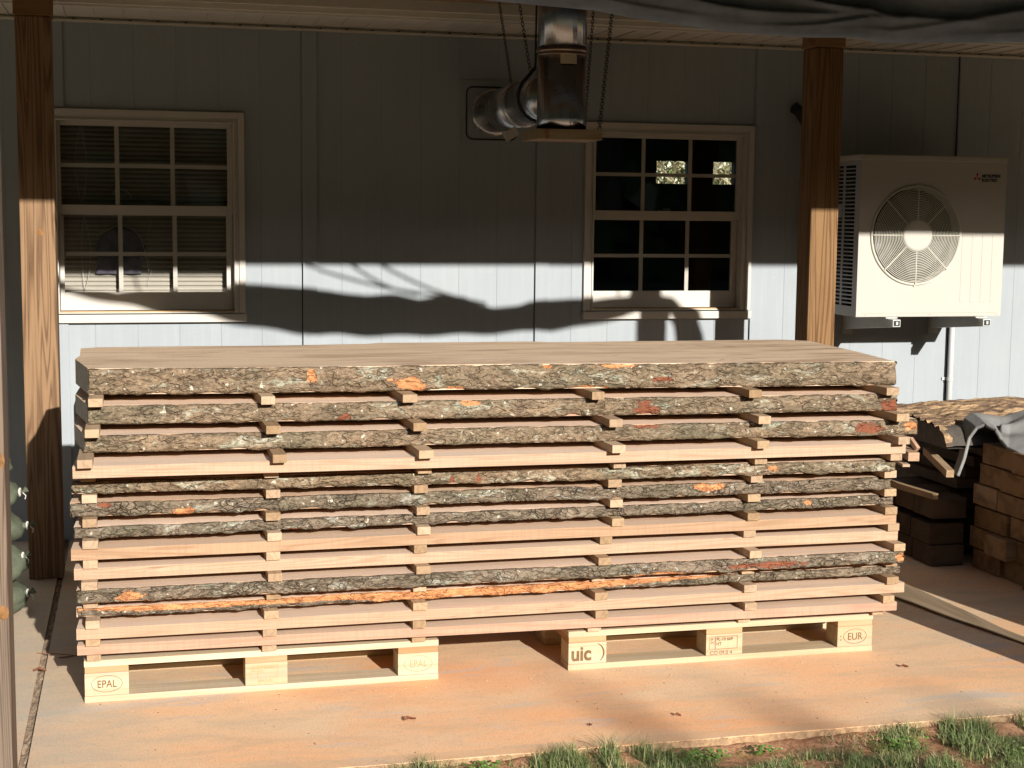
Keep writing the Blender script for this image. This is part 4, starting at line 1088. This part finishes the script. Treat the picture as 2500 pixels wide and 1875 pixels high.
# bark slab
bs = thing("bark_slab", (5.0, -1.3, 0.64), "wide half-round log slab with furrowed sunlit bark lying on the right pile", "slab")
def bprof(v):  # v 0..1 from near edge to far edge
    y = -1.50+1.00*v
    return y, interp([(0,0.004),(0.02,0.03),(0.06,0.064),(0.11,0.088),(0.2,0.094),(0.35,0.098),(0.6,0.10),(0.85,0.092),(0.95,0.06),(1,0.0)], v)
def bslab(u, v):
    y, h = bprof(v); x = 4.02+0.11*v+2.3*u; y += (1-v)*0.30*min(1, max(0, (x-4.05)/0.35))
    fur = abs(noise.noise(Vector((x*2.6, y*26+1.2*noise.noise(Vector((x*5, y*5, 0))), 0))))
    d = 0.020*(0.5-min(1, fur*3.0))+0.012*fbm((x*9, y*26, 2), 4)
    if v in (0, 1): d = 0.003*fbm((x*9, y, 0))
    ragged = (0.012*fbm((y*22, 4, 4), 4) if u == 0 else 0)
    return (x+ragged, y, 0.588-0.02*v+h-d*0.9+0.016*nz(x*1.6, 3, 3)+0.03*u)
mb = MB(); mb.grid(bslab, 420, 120)
def mat_furrow():
    m, t, b = newmat("furrowed_bark", 0.95, 0.1); g = NG(t)
    c = g.coord((1,1,1))
    mp = g.n("ShaderNodeMapping"); mp.inputs["Scale"].default_value = (2.2, 17, 17); g.link(c, mp.inputs["Vector"])
    n = g.noise(mp.outputs[0], 2.2, 6, 0.7, 0.5); n2 = g.noise(c, 40, 4, 0.7)
    col = g.mix(g.ramp(n, [(0.42, 0.0), (0.62, 1.0)]), (0.11,0.070,0.050), (0.58,0.39,0.21))
    col = g.mix(g.ramp(n2, [(0.4, 0.5), (0.6, 0.0)]), col, (0.14,0.10,0.08))
    g.link(col, b.inputs["Base Color"])
    g.link(g.bump(g.math('ADD', n, g.math('MULTIPLY', n2, 0.4)), 0.9, 0.02), b.inputs["Normal"])
    return m
mb.build("bark", mat_furrow(), bs, fix=False, smooth=True)
mb = MB(); n = 40; prof = [bprof(k/n) for k in range(n+1)]
vs = []
for xx in (0, 1):
    for k, (y, h) in enumerate(prof): vs.append(((4.024+0.11*k/n) if xx == 0 else 6.25, y, 0.584-0.02*k/n+h*0.88))
    for k, (y, h) in enumerate(prof): vs.append(((4.024+0.11*k/n) if xx == 0 else 6.25, y, 0.574-0.03*k/n))
q_ = 2*(n+1); fs = []
for k in range(n):
    fs.append((k, k+1, n+1+k+1, n+1+k)); fs.append((q_+k, q_+n+1+k, q_+n+1+k+1, q_+k+1))
    fs.append((n+1+k, n+1+k+1, q_+n+1+k+1, q_+n+1+k)); fs.append((k, q_+k, q_+k+1, k+1))
mb.add(vs, fs); mb.build("sawn_wood", simple("grey_end_grain", (0.085,0.072,0.06), 0.9, var=0.25, scale=30), bs, fix=True)
# pale offcut and scrap at the right of the stack
mb = MB()
mb.add([(3.42,-1.30,0.72),(3.74,-1.60,0.70),(3.74,-1.60,0.765),(3.38,-1.28,0.90),(3.46,-1.26,0.72),(3.76,-1.56,0.70),(3.76,-1.56,0.77),(3.42,-1.24,0.905)],
       [(0,1,2,3),(7,6,5,4),(0,4,5,1),(1,5,6,2),(2,6,7,3),(3,7,4,0)])
single(mb, "wood_offcut", MW_SAWN, "pale wedge-shaped offcut poking out right of the second slab", "offcut", bevel=0.003)
mb = MB(); mb.grid(lambda u, v: (3.25+0.50*u, -1.62+0.2*v, 0.680-0.02*u+0.012*math.sin(u*5+v*4)), 14, 8)
o = single(mb, "white_scrap", M_WHITE, "white scrap of sheeting lying right of the third slab", "scrap", fix=False, smooth=True)
md = o.modifiers.new("thick", 'SOLIDIFY'); md.thickness = 0.006
# grey cloth over the right pile
near = [(4.077,-1.50,0.451),(4.106,-1.50,0.529),(4.128,-1.50,0.625),(4.154,-1.52,0.676),(4.184,-1.55,0.698),(4.20,-1.62,0.680),(4.19,-1.68,0.640),(4.18,-1.75,0.612),(4.185,-1.9,0.602),(4.185,-2.2,0.600),(4.185,-2.8,0.604)]
far_ = [(4.085,-1.45,0.455),(4.125,-1.43,0.535),(4.15,-1.40,0.63),(4.18,-1.37,0.70),(4.23,-1.36,0.722),(4.30,-1.37,0.712),(4.36,-1.38,0.700),(4.45,-1.34,0.705),(4.60,-1.28,0.735),(5.1,-1.3,0.75),(5.5,-1.6,0.75)]
def cpt(P, u):
    t_ = u*(len(P)-1); k = min(int(t_), len(P)-2); f = t_-k; return Vector(P[k]).lerp(Vector(P[k+1]), f)
def cloth(u, v):
    a = cpt(near, u); b_ = cpt(far_, u); p = a.lerp(b_, v)
    k = min(1, max(0, (u-0.45)*4))
    fold = 0.022*math.sin(p.x*9+p.y*14)*k+0.02*max(0, nz(p.x*3, p.y*3, 1))*k
    if u > 0.6: fold += 0.05*math.exp(-((v-0.55-0.3*(u-0.75))/0.13)**2)*k
    return (p.x, p.y, p.z+fold*math.sin(math.pi*max(0.02, v))**0.5+0.004*fbm((p.x*8, p.y*8, 0)))
mb = MB(); mb.grid(cloth, 110, 46)
o = single(mb, "grey_cloth", M_CLOTH, "crumpled grey fabric draped over the right timber pile, one corner hanging", "cloth", fix=False, smooth=True)
md = o.modifiers.new("thick", 'SOLIDIFY'); md.thickness = 0.014
# unseen block added further right: its shadow darkens the floor and low pile
mb = MB()
def cover(u, v):
    a = 2*math.pi*u; c, s_ = math.cos(a), math.sin(a)
    sx_ = math.copysign(abs(c)**0.25, c); sy_ = math.copysign(abs(s_)**0.25, s_)
    k = min(1, v*1.15); top = max(0, (v-0.86)/0.14)
    z = 0.004+1.0*min(1, v/0.86)
    return (5.2+1.15*sx_*(1-top)+0.02*nz(a*3, z*3, 1)*(v > 0.02), -3.36+0.13*sy_*(1-top)+0.02*nz(a*3, z*4, 7), z+0.02*top)
mb.grid(cover, 90, 40, closed_u=True)
single(mb, "shade_block", M_TARP, "added shade block in the form of a tarp-covered pile, unseen beyond the right edge", "pile", fix=True, smooth=True)
# veneer strip on the floor
def strip(pts, name, label, mat, z0=0.006, th=0.006, curl=0.0, n=60):
    L_ = [p[0] for p in pts]; Rr = [p[1] for p in pts]
    def cp(P, u):
        t_ = u*(len(P)-1); k = min(int(t_), len(P)-2); f = t_-k; return Vector((*P[k], 0)).lerp(Vector((*P[k+1], 0)), f)
    mb = MB()
    mb.grid(lambda u, v: tuple(cp(L_, u).lerp(cp(Rr, u), v)+Vector((0,0,z0+curl*(2*v-1)**2+0.003*nz(u*5, v, 2)))), n, 10)
    o = single(mb, name, mat, label, "strip", fix=False, smooth=True)
    md = o.modifiers.new("thick", 'SOLIDIFY'); md.thickness = th
M_VEN = wood("brown_veneer", (0.29,0.205,0.12), (0.16,0.11,0.06), saw=0.0, axis='y')
strip([((3.36,-1.15),(3.62,-1.10)),((3.49,-1.70),(3.695,-1.60)),((3.555,-1.98),(3.705,-1.90)),((3.60,-2.26),(3.715,-2.2)),((3.652,-2.49),(3.722,-2.45)),((3.70,-2.70),(3.74,-2.68)),((3.80,-3.2),(3.83,-3.2))], "veneer_strip", "curved brown strip of veneer lying on the floor right of the pallets", M_VEN, z0=0.004, curl=0.012)
# green sandbags
def bag(cx, cy, cz, rx, ry, rz_, label, tie):
    t = thing("sandbag", (cx, cy, cz-rz_), label, "sandbag", "green sandbags stacked behind the left edge post")
    mb = MB()
    def f(u, v):
        a = 2*math.pi*u; p = math.pi*(v-0.5)
        x = math.copysign(abs(math.cos(a))**0.8, math.cos(a))*math.cos(p)**0.7; y = math.copysign(abs(math.sin(a))**0.8, math.sin(a))*math.cos(p)**0.7; z = math.sin(p)
        q = 1+0.09*fbm((x*2+cx*9, y*2+cz*7, z*2), 3)
        nk = max(0, x-0.55)
        return (cx+(rx+0.012)*x*q, cy+ry*y*q*(1-nk*0.3), cz+1.08*rz_*z*q*(1-nk*0.3))
    mb.grid(f, 36, 20, closed_u=True); mb.build("sack", M_BAG, t, fix=True, smooth=True)
    mb = MB(); tx, ty, tz = tie
    mb.tube([(tx-0.03, ty, tz), (tx-0.012, ty, tz)], 0.013, 10); mb.tube([(tx-0.02, ty, tz), (tx, ty-0.005, tz+0.002), (tx+0.015, ty, tz+0.012)], 0.012, 8, rad=[0.010, 0.006, 0.014]); mb.build("neck", M_BAG, t)
    mb = MB(); mb.tube([(tx-0.016+0.0005*k, ty+0.016*math.cos(k*1.1), tz+0.016*math.sin(k*1.1)) for k in range(14)], 0.0022, 5)
    mb.tube([(tx, ty-0.015, tz), (tx+0.012, ty-0.018, tz-0.012), (tx+0.008, ty-0.018, tz-0.026)], 0.0018, 5)
    mb.build("tie_string", M_STRING, t)
bag(-0.25, -1.40, 0.07, 0.195, 0.16, 0.075, "bottom green sandbag with white tie near the left post", (-0.035,-1.43,0.09))
bag(-0.24, -1.38, 0.205, 0.185, 0.15, 0.08, "second green sandbag from the floor near the left post", (-0.05,-1.42,0.24))
bag(-0.25, -1.40, 0.355, 0.18, 0.15, 0.075, "third green sandbag up with its tied neck beside the post", (-0.03,-1.42,0.365))
bag(-0.27, -1.40, 0.495, 0.19, 0.15, 0.068, "fourth green sandbag up with white string hanging from its neck", (-0.055,-1.42,0.503))
bag(-0.29, -1.40, 0.61, 0.185, 0.14, 0.06, "topmost green sandbag of the pile at the left edge", (-0.14,-1.40,0.60))
# unseen sheet added behind the stack to cast a shadow on the wall
mb = MB()
pts = [(0.16+0.9, 0.02)]+[(0.16, 0.02), (0.16, 0.80), (0.185, 0.88), (0.24, 0.905), (1.06, 0.92)]
vs = [(x, -0.36, z) for x, z in pts]+[(x, -0.34, z) for x, z in pts]; m_ = len(pts)
mb.add(vs, [tuple(range(m_)), tuple(range(2*m_-1, m_-1, -1))]+[(k, (k+1) % m_, m_+(k+1) % m_, m_+k) for k in range(m_)])
single(mb, "shadow_sheet", MW_PILE, "added shadow-casting sheet hidden between the stack and the wall", "sheet")

# ------------------------------------------------------------------ litter on the floor
M_DRY = simple("dry_leaf", (0.22,0.09,0.045), 0.9, var=0.4, scale=60)
def leaf(x, y, s_, a, label, mat=M_DRY):
    mb = MB(); n = 9; vs = []
    for k in range(n+1):
        t = k/n; wd = s_*0.32*math.sin(math.pi*t)**0.7*(1+0.25*math.sin(t*17)); l = (t-0.5)*s_
        for q in (-1, 0, 1):
            px = l*math.cos(a)-q*wd*math.sin(a); py = l*math.sin(a)+q*wd*math.cos(a)
            vs.append((x+px, y+py, 0.004+0.006*abs(q)+0.004*math.sin(t*5)))
    fs = [(3*k+q, 3*k+3+q, 3*k+4+q, 3*k+1+q) for k in range(n) for q in (0, 1)]
    mb.add(vs, fs); single(mb, "dry_leaf", mat, label, "leaf", "dry leaves lying on the patio floor", fix=False)
leaf(0.045,-2.23,0.045,0.3,"reddish dry leaf on the grey floor between the left posts")
leaf(1.235,-3.02,0.045,0.5,"thin curled leaf on the floor below the gap between the pallets")
leaf(1.79,-3.20,0.020,1.5,"tiny dark leaf fleck on the floor left of the grass clump")
leaf(2.10,-3.17,0.022,0.2,"small brown leaf near the slab edge in front of the right pallet")
leaf(3.1,-2.84,0.03,0.2,"small dark leaf on the floor right of the right pallet")
mb = MB(); rng = random.Random(11)
for k in range(70):
    x = rng.uniform(0.1, 3.9); y = rng.uniform(-3.36, -2.63); s_ = rng.uniform(0.0008, 0.0022)
    mb.box(x-s_, x+s_, y-s_*0.7, y+s_*0.7, 0.0, s_*0.8)
o = mb.build("floor_grit", simple("grit", (0.12,0.07,0.04), 0.9), fix=False); tag(o, "scattered dark grit and wood crumbs on the orange stained floor", "grit", kind='stuff')
mb = MB(); 
mb.tube([(0.02+0.12*math.sin(k*0.35)*0.6+0.012*k, -2.0-0.045*math.sin(k*0.2)-0.004*k, 0.003) for k in range(18)], 0.0013, 4)
single(mb, "twig", M_DRY, "hair-thin curved twig lying across the floor joint at left", "twig")

mb = MB(); rng = random.Random(31)
for k in range(70):
    x = rng.gauss(1.65, 0.9); y = -2.64-abs(rng.gauss(0, 0.10)); a = rng.uniform(0, 3.14); l = rng.uniform(0.0015, 0.005); w_ = l*rng.uniform(0.2, 0.5)
    if not 0.15 < x < 3.3: continue
    c_, s_ = math.cos(a), math.sin(a)
    mb.add([(x+px*c_-py*s_, y+px*s_+py*c_, z) for z in (0.0, 0.0015) for px, py in ((-l,-w_),(l,-w_*0.6),(l*0.8,w_),(-l,w_*0.7))], [(0,3,2,1),(4,5,6,7),(0,1,5,4),(1,2,6,5),(2,3,7,6),(3,0,4,7)])
o = mb.build("wood_chips", MW_PALLET, fix=False); tag(o, "pale wood chips and splinters strewn on the floor before the pallets", "chips", kind='stuff')

# ------------------------------------------------------------------ grass
rng = random.Random(21)
clumps = [(1.20,-3.455,0.09,1.5),(1.27,-3.44,0.06,0.6),(1.38,-3.46,0.05,0.5),(1.62,-3.46,0.08,1.5),(1.76,-3.455,0.10,1.9),(1.90,-3.46,0.08,1.6),(1.75,-3.52,0.14,1.3),(1.88,-3.62,0.2,1.0),(2.05,-3.48,0.06,0.5),(2.2,-3.66,0.12,1.0),(2.40,-3.62,0.14,1.1),(2.6,-3.7,0.13,1.0),
          (2.78,-3.45,0.07,1.4),(2.9,-3.60,0.2,1.0),(3.00,-3.445,0.08,1.8),(3.30,-3.44,0.09,1.7),(3.5,-3.5,0.2,1.1),(3.2,-3.75,0.25,1.0),(2.75,-3.85,0.2,1.0),(3.7,-3.6,0.2,1.0),(1.4,-3.7,0.12,0.9),(3.05,-3.62,0.1,0.9),(2.0,-3.8,0.25,1.0)]
mb = MB()
def blade(mb, x, y, h, wd, lean, az, z0):
    dxn, dyn = math.cos(az), math.sin(az); px, py = -dyn, dxn
    vs = []; segs = 3
    for k in range(segs+1):
        t = k/segs; w_ = wd*(1-t**1.5)+0.0002; l = lean*t*t; zz = h*t*(1-0.25*lean/h*t if h > 0 else 1)
        cx_, cy_ = x+dxn*l, y+dyn*l
        vs.append((cx_-px*w_/2, cy_-py*w_/2, z0+zz)); vs.append((cx_+px*w_/2, cy_+py*w_/2, z0+zz))
    mb.add(vs, [(2*k, 2*k+1, 2*k+3, 2*k+2) for k in range(segs)])
for (cx, cy, r, hs) in clumps:
    cnt = int(15000*r*r*3.2)+60
    for _ in range(min(int(cnt*1.5), 3400)):
        a = rng.uniform(0, 6.283); q = r*math.sqrt(rng.random()); x = cx+q*math.cos(a)*1.25; y = cy+q*math.sin(a)*0.8
        if y > -3.395 and rng.random() < 0.85: continue
        if nz(x*9, y*9, 4) < -0.12: continue
        hh = hs*rng.uniform(0.018, 0.058)*(1.15-0.5*q/r)
        blade(mb, x, y, hh, rng.uniform(0.0018, 0.0038), rng.uniform(0.1, 1.3)*hh, rng.uniform(0, 6.283), soilz(x, y)-0.003)
for _ in range(13000):
    x = rng.uniform(1.3, 4.2); y = rng.uniform(-4.5, -3.40)
    if fbm((x*2.5, y*3.5, 7), 3)+ (0.25 if y < -3.7 else 0) < 0.20: continue
    hh = rng.uniform(0.015, 0.050)
    blade(mb, x, y, hh, rng.uniform(0.0018, 0.0034), rng.uniform(0.2, 1.6)*hh, rng.uniform(0, 6.283), soilz(x, y)-0.003)
o = mb.build("grass", M_GRASS, fix=False); tag(o, "patchy green grass tufts growing in red clay along the slab edge", "grass", kind='stuff')
mb = MB()
for (cx, cy, r, n) in ((2.02,-3.47,0.09,150),(1.34,-3.45,0.07,70),(2.68,-3.52,0.1,90),(2.25,-3.47,0.05,40),(1.8,-3.7,0.3,120),(3.0,-3.7,0.4,160)):
    for _ in range(n):
        a = rng.uniform(0, 6.28); q = r*rng.random(); x = cx+q*math.cos(a)*1.6; y = cy+q*math.sin(a)*0.5; z = soilz(x, y)+rng.uniform(0.008, 0.032)
        for k in range(3):
            b_ = a+k*2.1; s_ = rng.uniform(0.003, 0.0055); c_ = (x+s_*math.cos(b_), y+s_*math.sin(b_), z)
            mb.add([(c_[0]+s_*math.cos(t), c_[1]+s_*math.sin(t), z+0.35*s_*math.sin(t+a)) for t in (0, 1.26, 2.51, 3.77, 5.03)], [(0,1,2,3,4)])
        mb.tube([(x, y, soilz(x, y)-0.002), (x, y, z)], 0.0005, 3, cap=False)
o = mb.build("clover", mat_leaf("clover_leaf", (0.08,0.16,0.03), (0.17,0.27,0.06)), fix=False); tag(o, "low clover leaves spreading between the grass tufts", "clover", kind='stuff')
mb = MB()
for _ in range(500):
    x = rng.uniform(0.8, 4.0); y = rng.uniform(-4.2, -3.42); a = rng.uniform(0, 3.14); l = rng.uniform(0.01, 0.05); z = soilz(x, y)+0.003
    mb.tube([(x, y, z), (x+l*math.cos(a)*0.5, y+l*math.sin(a)*0.5, z+0.004), (x+l*math.cos(a), y+l*math.sin(a), z)], 0.0009, 3, cap=False)
o = mb.build("dead_straw", simple("straw", (0.34,0.23,0.13), 0.9, var=0.4), fix=False); tag(o, "dead straw and twigs scattered over the red clay", "straw", kind='stuff')

# ------------------------------------------------------------------ surroundings the windows and the duct can see, woods that block the sky
def tree(x, y, h, r, label, leaves=900, tr=0.09, limbs=9, seed=1, mat=None):
    rg = random.Random(seed)
    t = thing("garden_tree", (x, y, -0.14), label, "tree", "trees of the garden behind the camera")
    mb = MB(); mb.tube([(x+0.1*math.sin(k), y+0.05*k*0.3, -0.14+h*0.8*k/8) for k in range(9)], tr, 10, rad=[tr*(1-0.09*k) for k in range(9)])
    tips = []
    for k in range(limbs):
        a = k*2.4; z = h*(0.35+0.45*k/limbs); e = Vector((x+r*0.8*math.cos(a), y+r*0.8*math.sin(a), z+h*0.18)); s_ = Vector((x, y, z))
        mb.tube([s_, s_.lerp(e, 0.5)+Vector((0,0,0.1)), e], tr*0.3, 6, rad=[tr*0.4, tr*0.28, tr*0.08]); tips.append((s_, e))
    mb.build("trunk", M_TRUNK, t)
    if leaves:
        mb = MB()
        for _ in range(leaves):
            s_, e = rg.choice(tips); p = s_.lerp(e, rg.uniform(0.3, 1.1))+Vector((rg.gauss(0, r*0.16), rg.gauss(0, r*0.16), rg.gauss(0, r*0.18)))
            q = rg.uniform(0.05, 0.12); a = rg.uniform(0, 6.28); n1 = Vector((math.cos(a), math.sin(a), rg.uniform(-1, 1))).normalized(); n2 = n1.orthogonal().normalized()
            mb.add([p-n1*q, p+n2*q*0.5, p+n1*q, p-n2*q*0.5], [(0,1,2,3)])
        mb.build("crown", mat or M_LEAF, t, fix=False)
# slim bare trunks: their soft shadows fall on the floor in front of the stack
def sapling(fx, fyy, dist, h, tr, label):
    x = fx+0.19*dist; y = fyy-dist
    t = thing("bare_sapling", (x, y, -0.14), label, "tree", "bare saplings far behind the camera")
    mb = MB(); mb.tube([(x+0.03*math.sin(k*1.3), y, -0.14+h*k/8) for k in range(9)], tr, 8, rad=[tr*(1-0.05*k) for k in range(9)])
    mb.build("trunk", M_TRUNK, t)
sapling(1.90, -2.84, 24.0, 8.9, 0.085, "slim bare sapling in front of the gap between the pallets")
sapling(2.42, -2.95, 24.5, 9.05, 0.09, "slim bare sapling in front of the right pallet")
sapling(3.05, -3.0, 25.0, 9.2, 0.08, "slim bare sapling in front of the right post")
names = ["leftmost", "second from the left", "third from the left", "fourth from the left", "fifth from the left", "sixth from the left"]
for k, xx in enumerate((-16, -11, -6, -2, 22, 27)):
    tree(xx, -26-2*math.cos(k*3), 11+1.3*math.sin(k*2), 3.6, f"leafy tree in the garden row facing the wall, {names[k]}", 1800, 0.2, 12, seed=k)
mb = MB(); rg = random.Random(9)
for _ in range(16000):
    x = rg.uniform(-60, 66); y = rg.uniform(-40, -30)
    top = 9.0 if 0 < x < 20 else 15.0
    top *= 0.85+0.15*nz(x*0.25, 1, 1)
    z = -0.2+top*rg.random()**0.9; q = rg.uniform(0.35, 0.8); a = rg.uniform(0, 6.28)
    n1 = Vector((math.cos(a), rg.uniform(-.6,.6), math.sin(a))).normalized(); n2 = n1.cross(Vector((0.2, 1, rg.uniform(-.4,.4)))).normalized()
    p = Vector((x, y, z)); mb.add([p-n1*q, p+n2*q*0.6, p+n1*q, p-n2*q*0.6], [(0,1,2,3)])
for _ in range(26000):  # far band of woods, added to block sky light
    x = rg.uniform(-190, 210); y = rg.uniform(-100, -84)
    top = 28.0*(0.93+0.07*nz(x*0.1, 1, 1)) if -5 < x < 50 else 42.0
    z = -0.2+top*rg.random(); q = rg.uniform(1.2, 2.6); a = rg.uniform(0, 6.28)
    n1 = Vector((math.cos(a), rg.uniform(-.6,.6), math.sin(a))).normalized(); n2 = n1.cross(Vector((0.2, 1, rg.uniform(-.4,.4)))).normalized()
    p = Vector((x, y, z)); mb.add([p-n1*q, p+n2*q*0.6, p+n1*q, p-n2*q*0.6], [(0,1,2,3)])
for _ in range(14000):  # side bands of woods, added to close off more sky
    sx_ = rg.choice((-1, 1)); x = 3+sx_*rg.uniform(18, 24); y = rg.uniform(-75, 12)
    z = -0.2+13.0*rg.random(); q = rg.uniform(0.6, 1.2); a = rg.uniform(0, 6.28)
    if sx_ > 0 and y < -25: continue
    n1 = Vector((rg.uniform(-.6,.6), math.cos(a), math.sin(a))).normalized(); n2 = n1.cross(Vector((1, 0.2, rg.uniform(-.4,.4)))).normalized()
    p = Vector((x, y, z)); mb.add([p-n1*q, p+n2*q*0.6, p+n1*q, p-n2*q*0.6], [(0,1,2,3)])
o = mb.build("woodland", M_LEAF, fix=False); tag(o, "dense dark woodland across the garden, reflected in the windows and raised to block the sky", "woodland", kind='stuff')
# brush seen through the back windows of the room
mb = MB(); rg = random.Random(77)
for _ in range(2600):
    x = rg.uniform(4, 12); y = rg.uniform(17, 20); z = rg.uniform(0, 4.5); a = rg.uniform(-1.2, 1.2); l = rg.uniform(0.2, 0.9)
    mb.tube([(x, y, z), (x+l*math.sin(a), y, z+l*math.cos(a))], 0.015, 3, cap=False)
o = mb.build("brush", M_TWIG, fix=False); tag(o, "tangled dry brush seen through the room behind the right window", "brush", kind='stuff')
mb = MB()
for _ in range(5000):
    x = rg.uniform(4, 13); y = rg.uniform(19, 22); z = rg.uniform(-0.1, 4.8); q = rg.uniform(0.06, 0.16); a = rg.uniform(0, 6.28)
    n1 = Vector((math.cos(a), rg.uniform(-.5,.5), math.sin(a))); n2 = Vector((-math.sin(a), 0.2, math.cos(a)))
    p = Vector((x, y, z)); mb.add([p-n1*q, p+n2*q*0.5, p+n1*q, p-n2*q*0.5], [(0,1,2,3)])
o = mb.build("hedge", mat_leaf("hedge_leaf", (0.12,0.17,0.05), (0.30,0.33,0.14)), fix=False); tag(o, "green hedge seen through the room behind the right window", "hedge", kind='stuff')
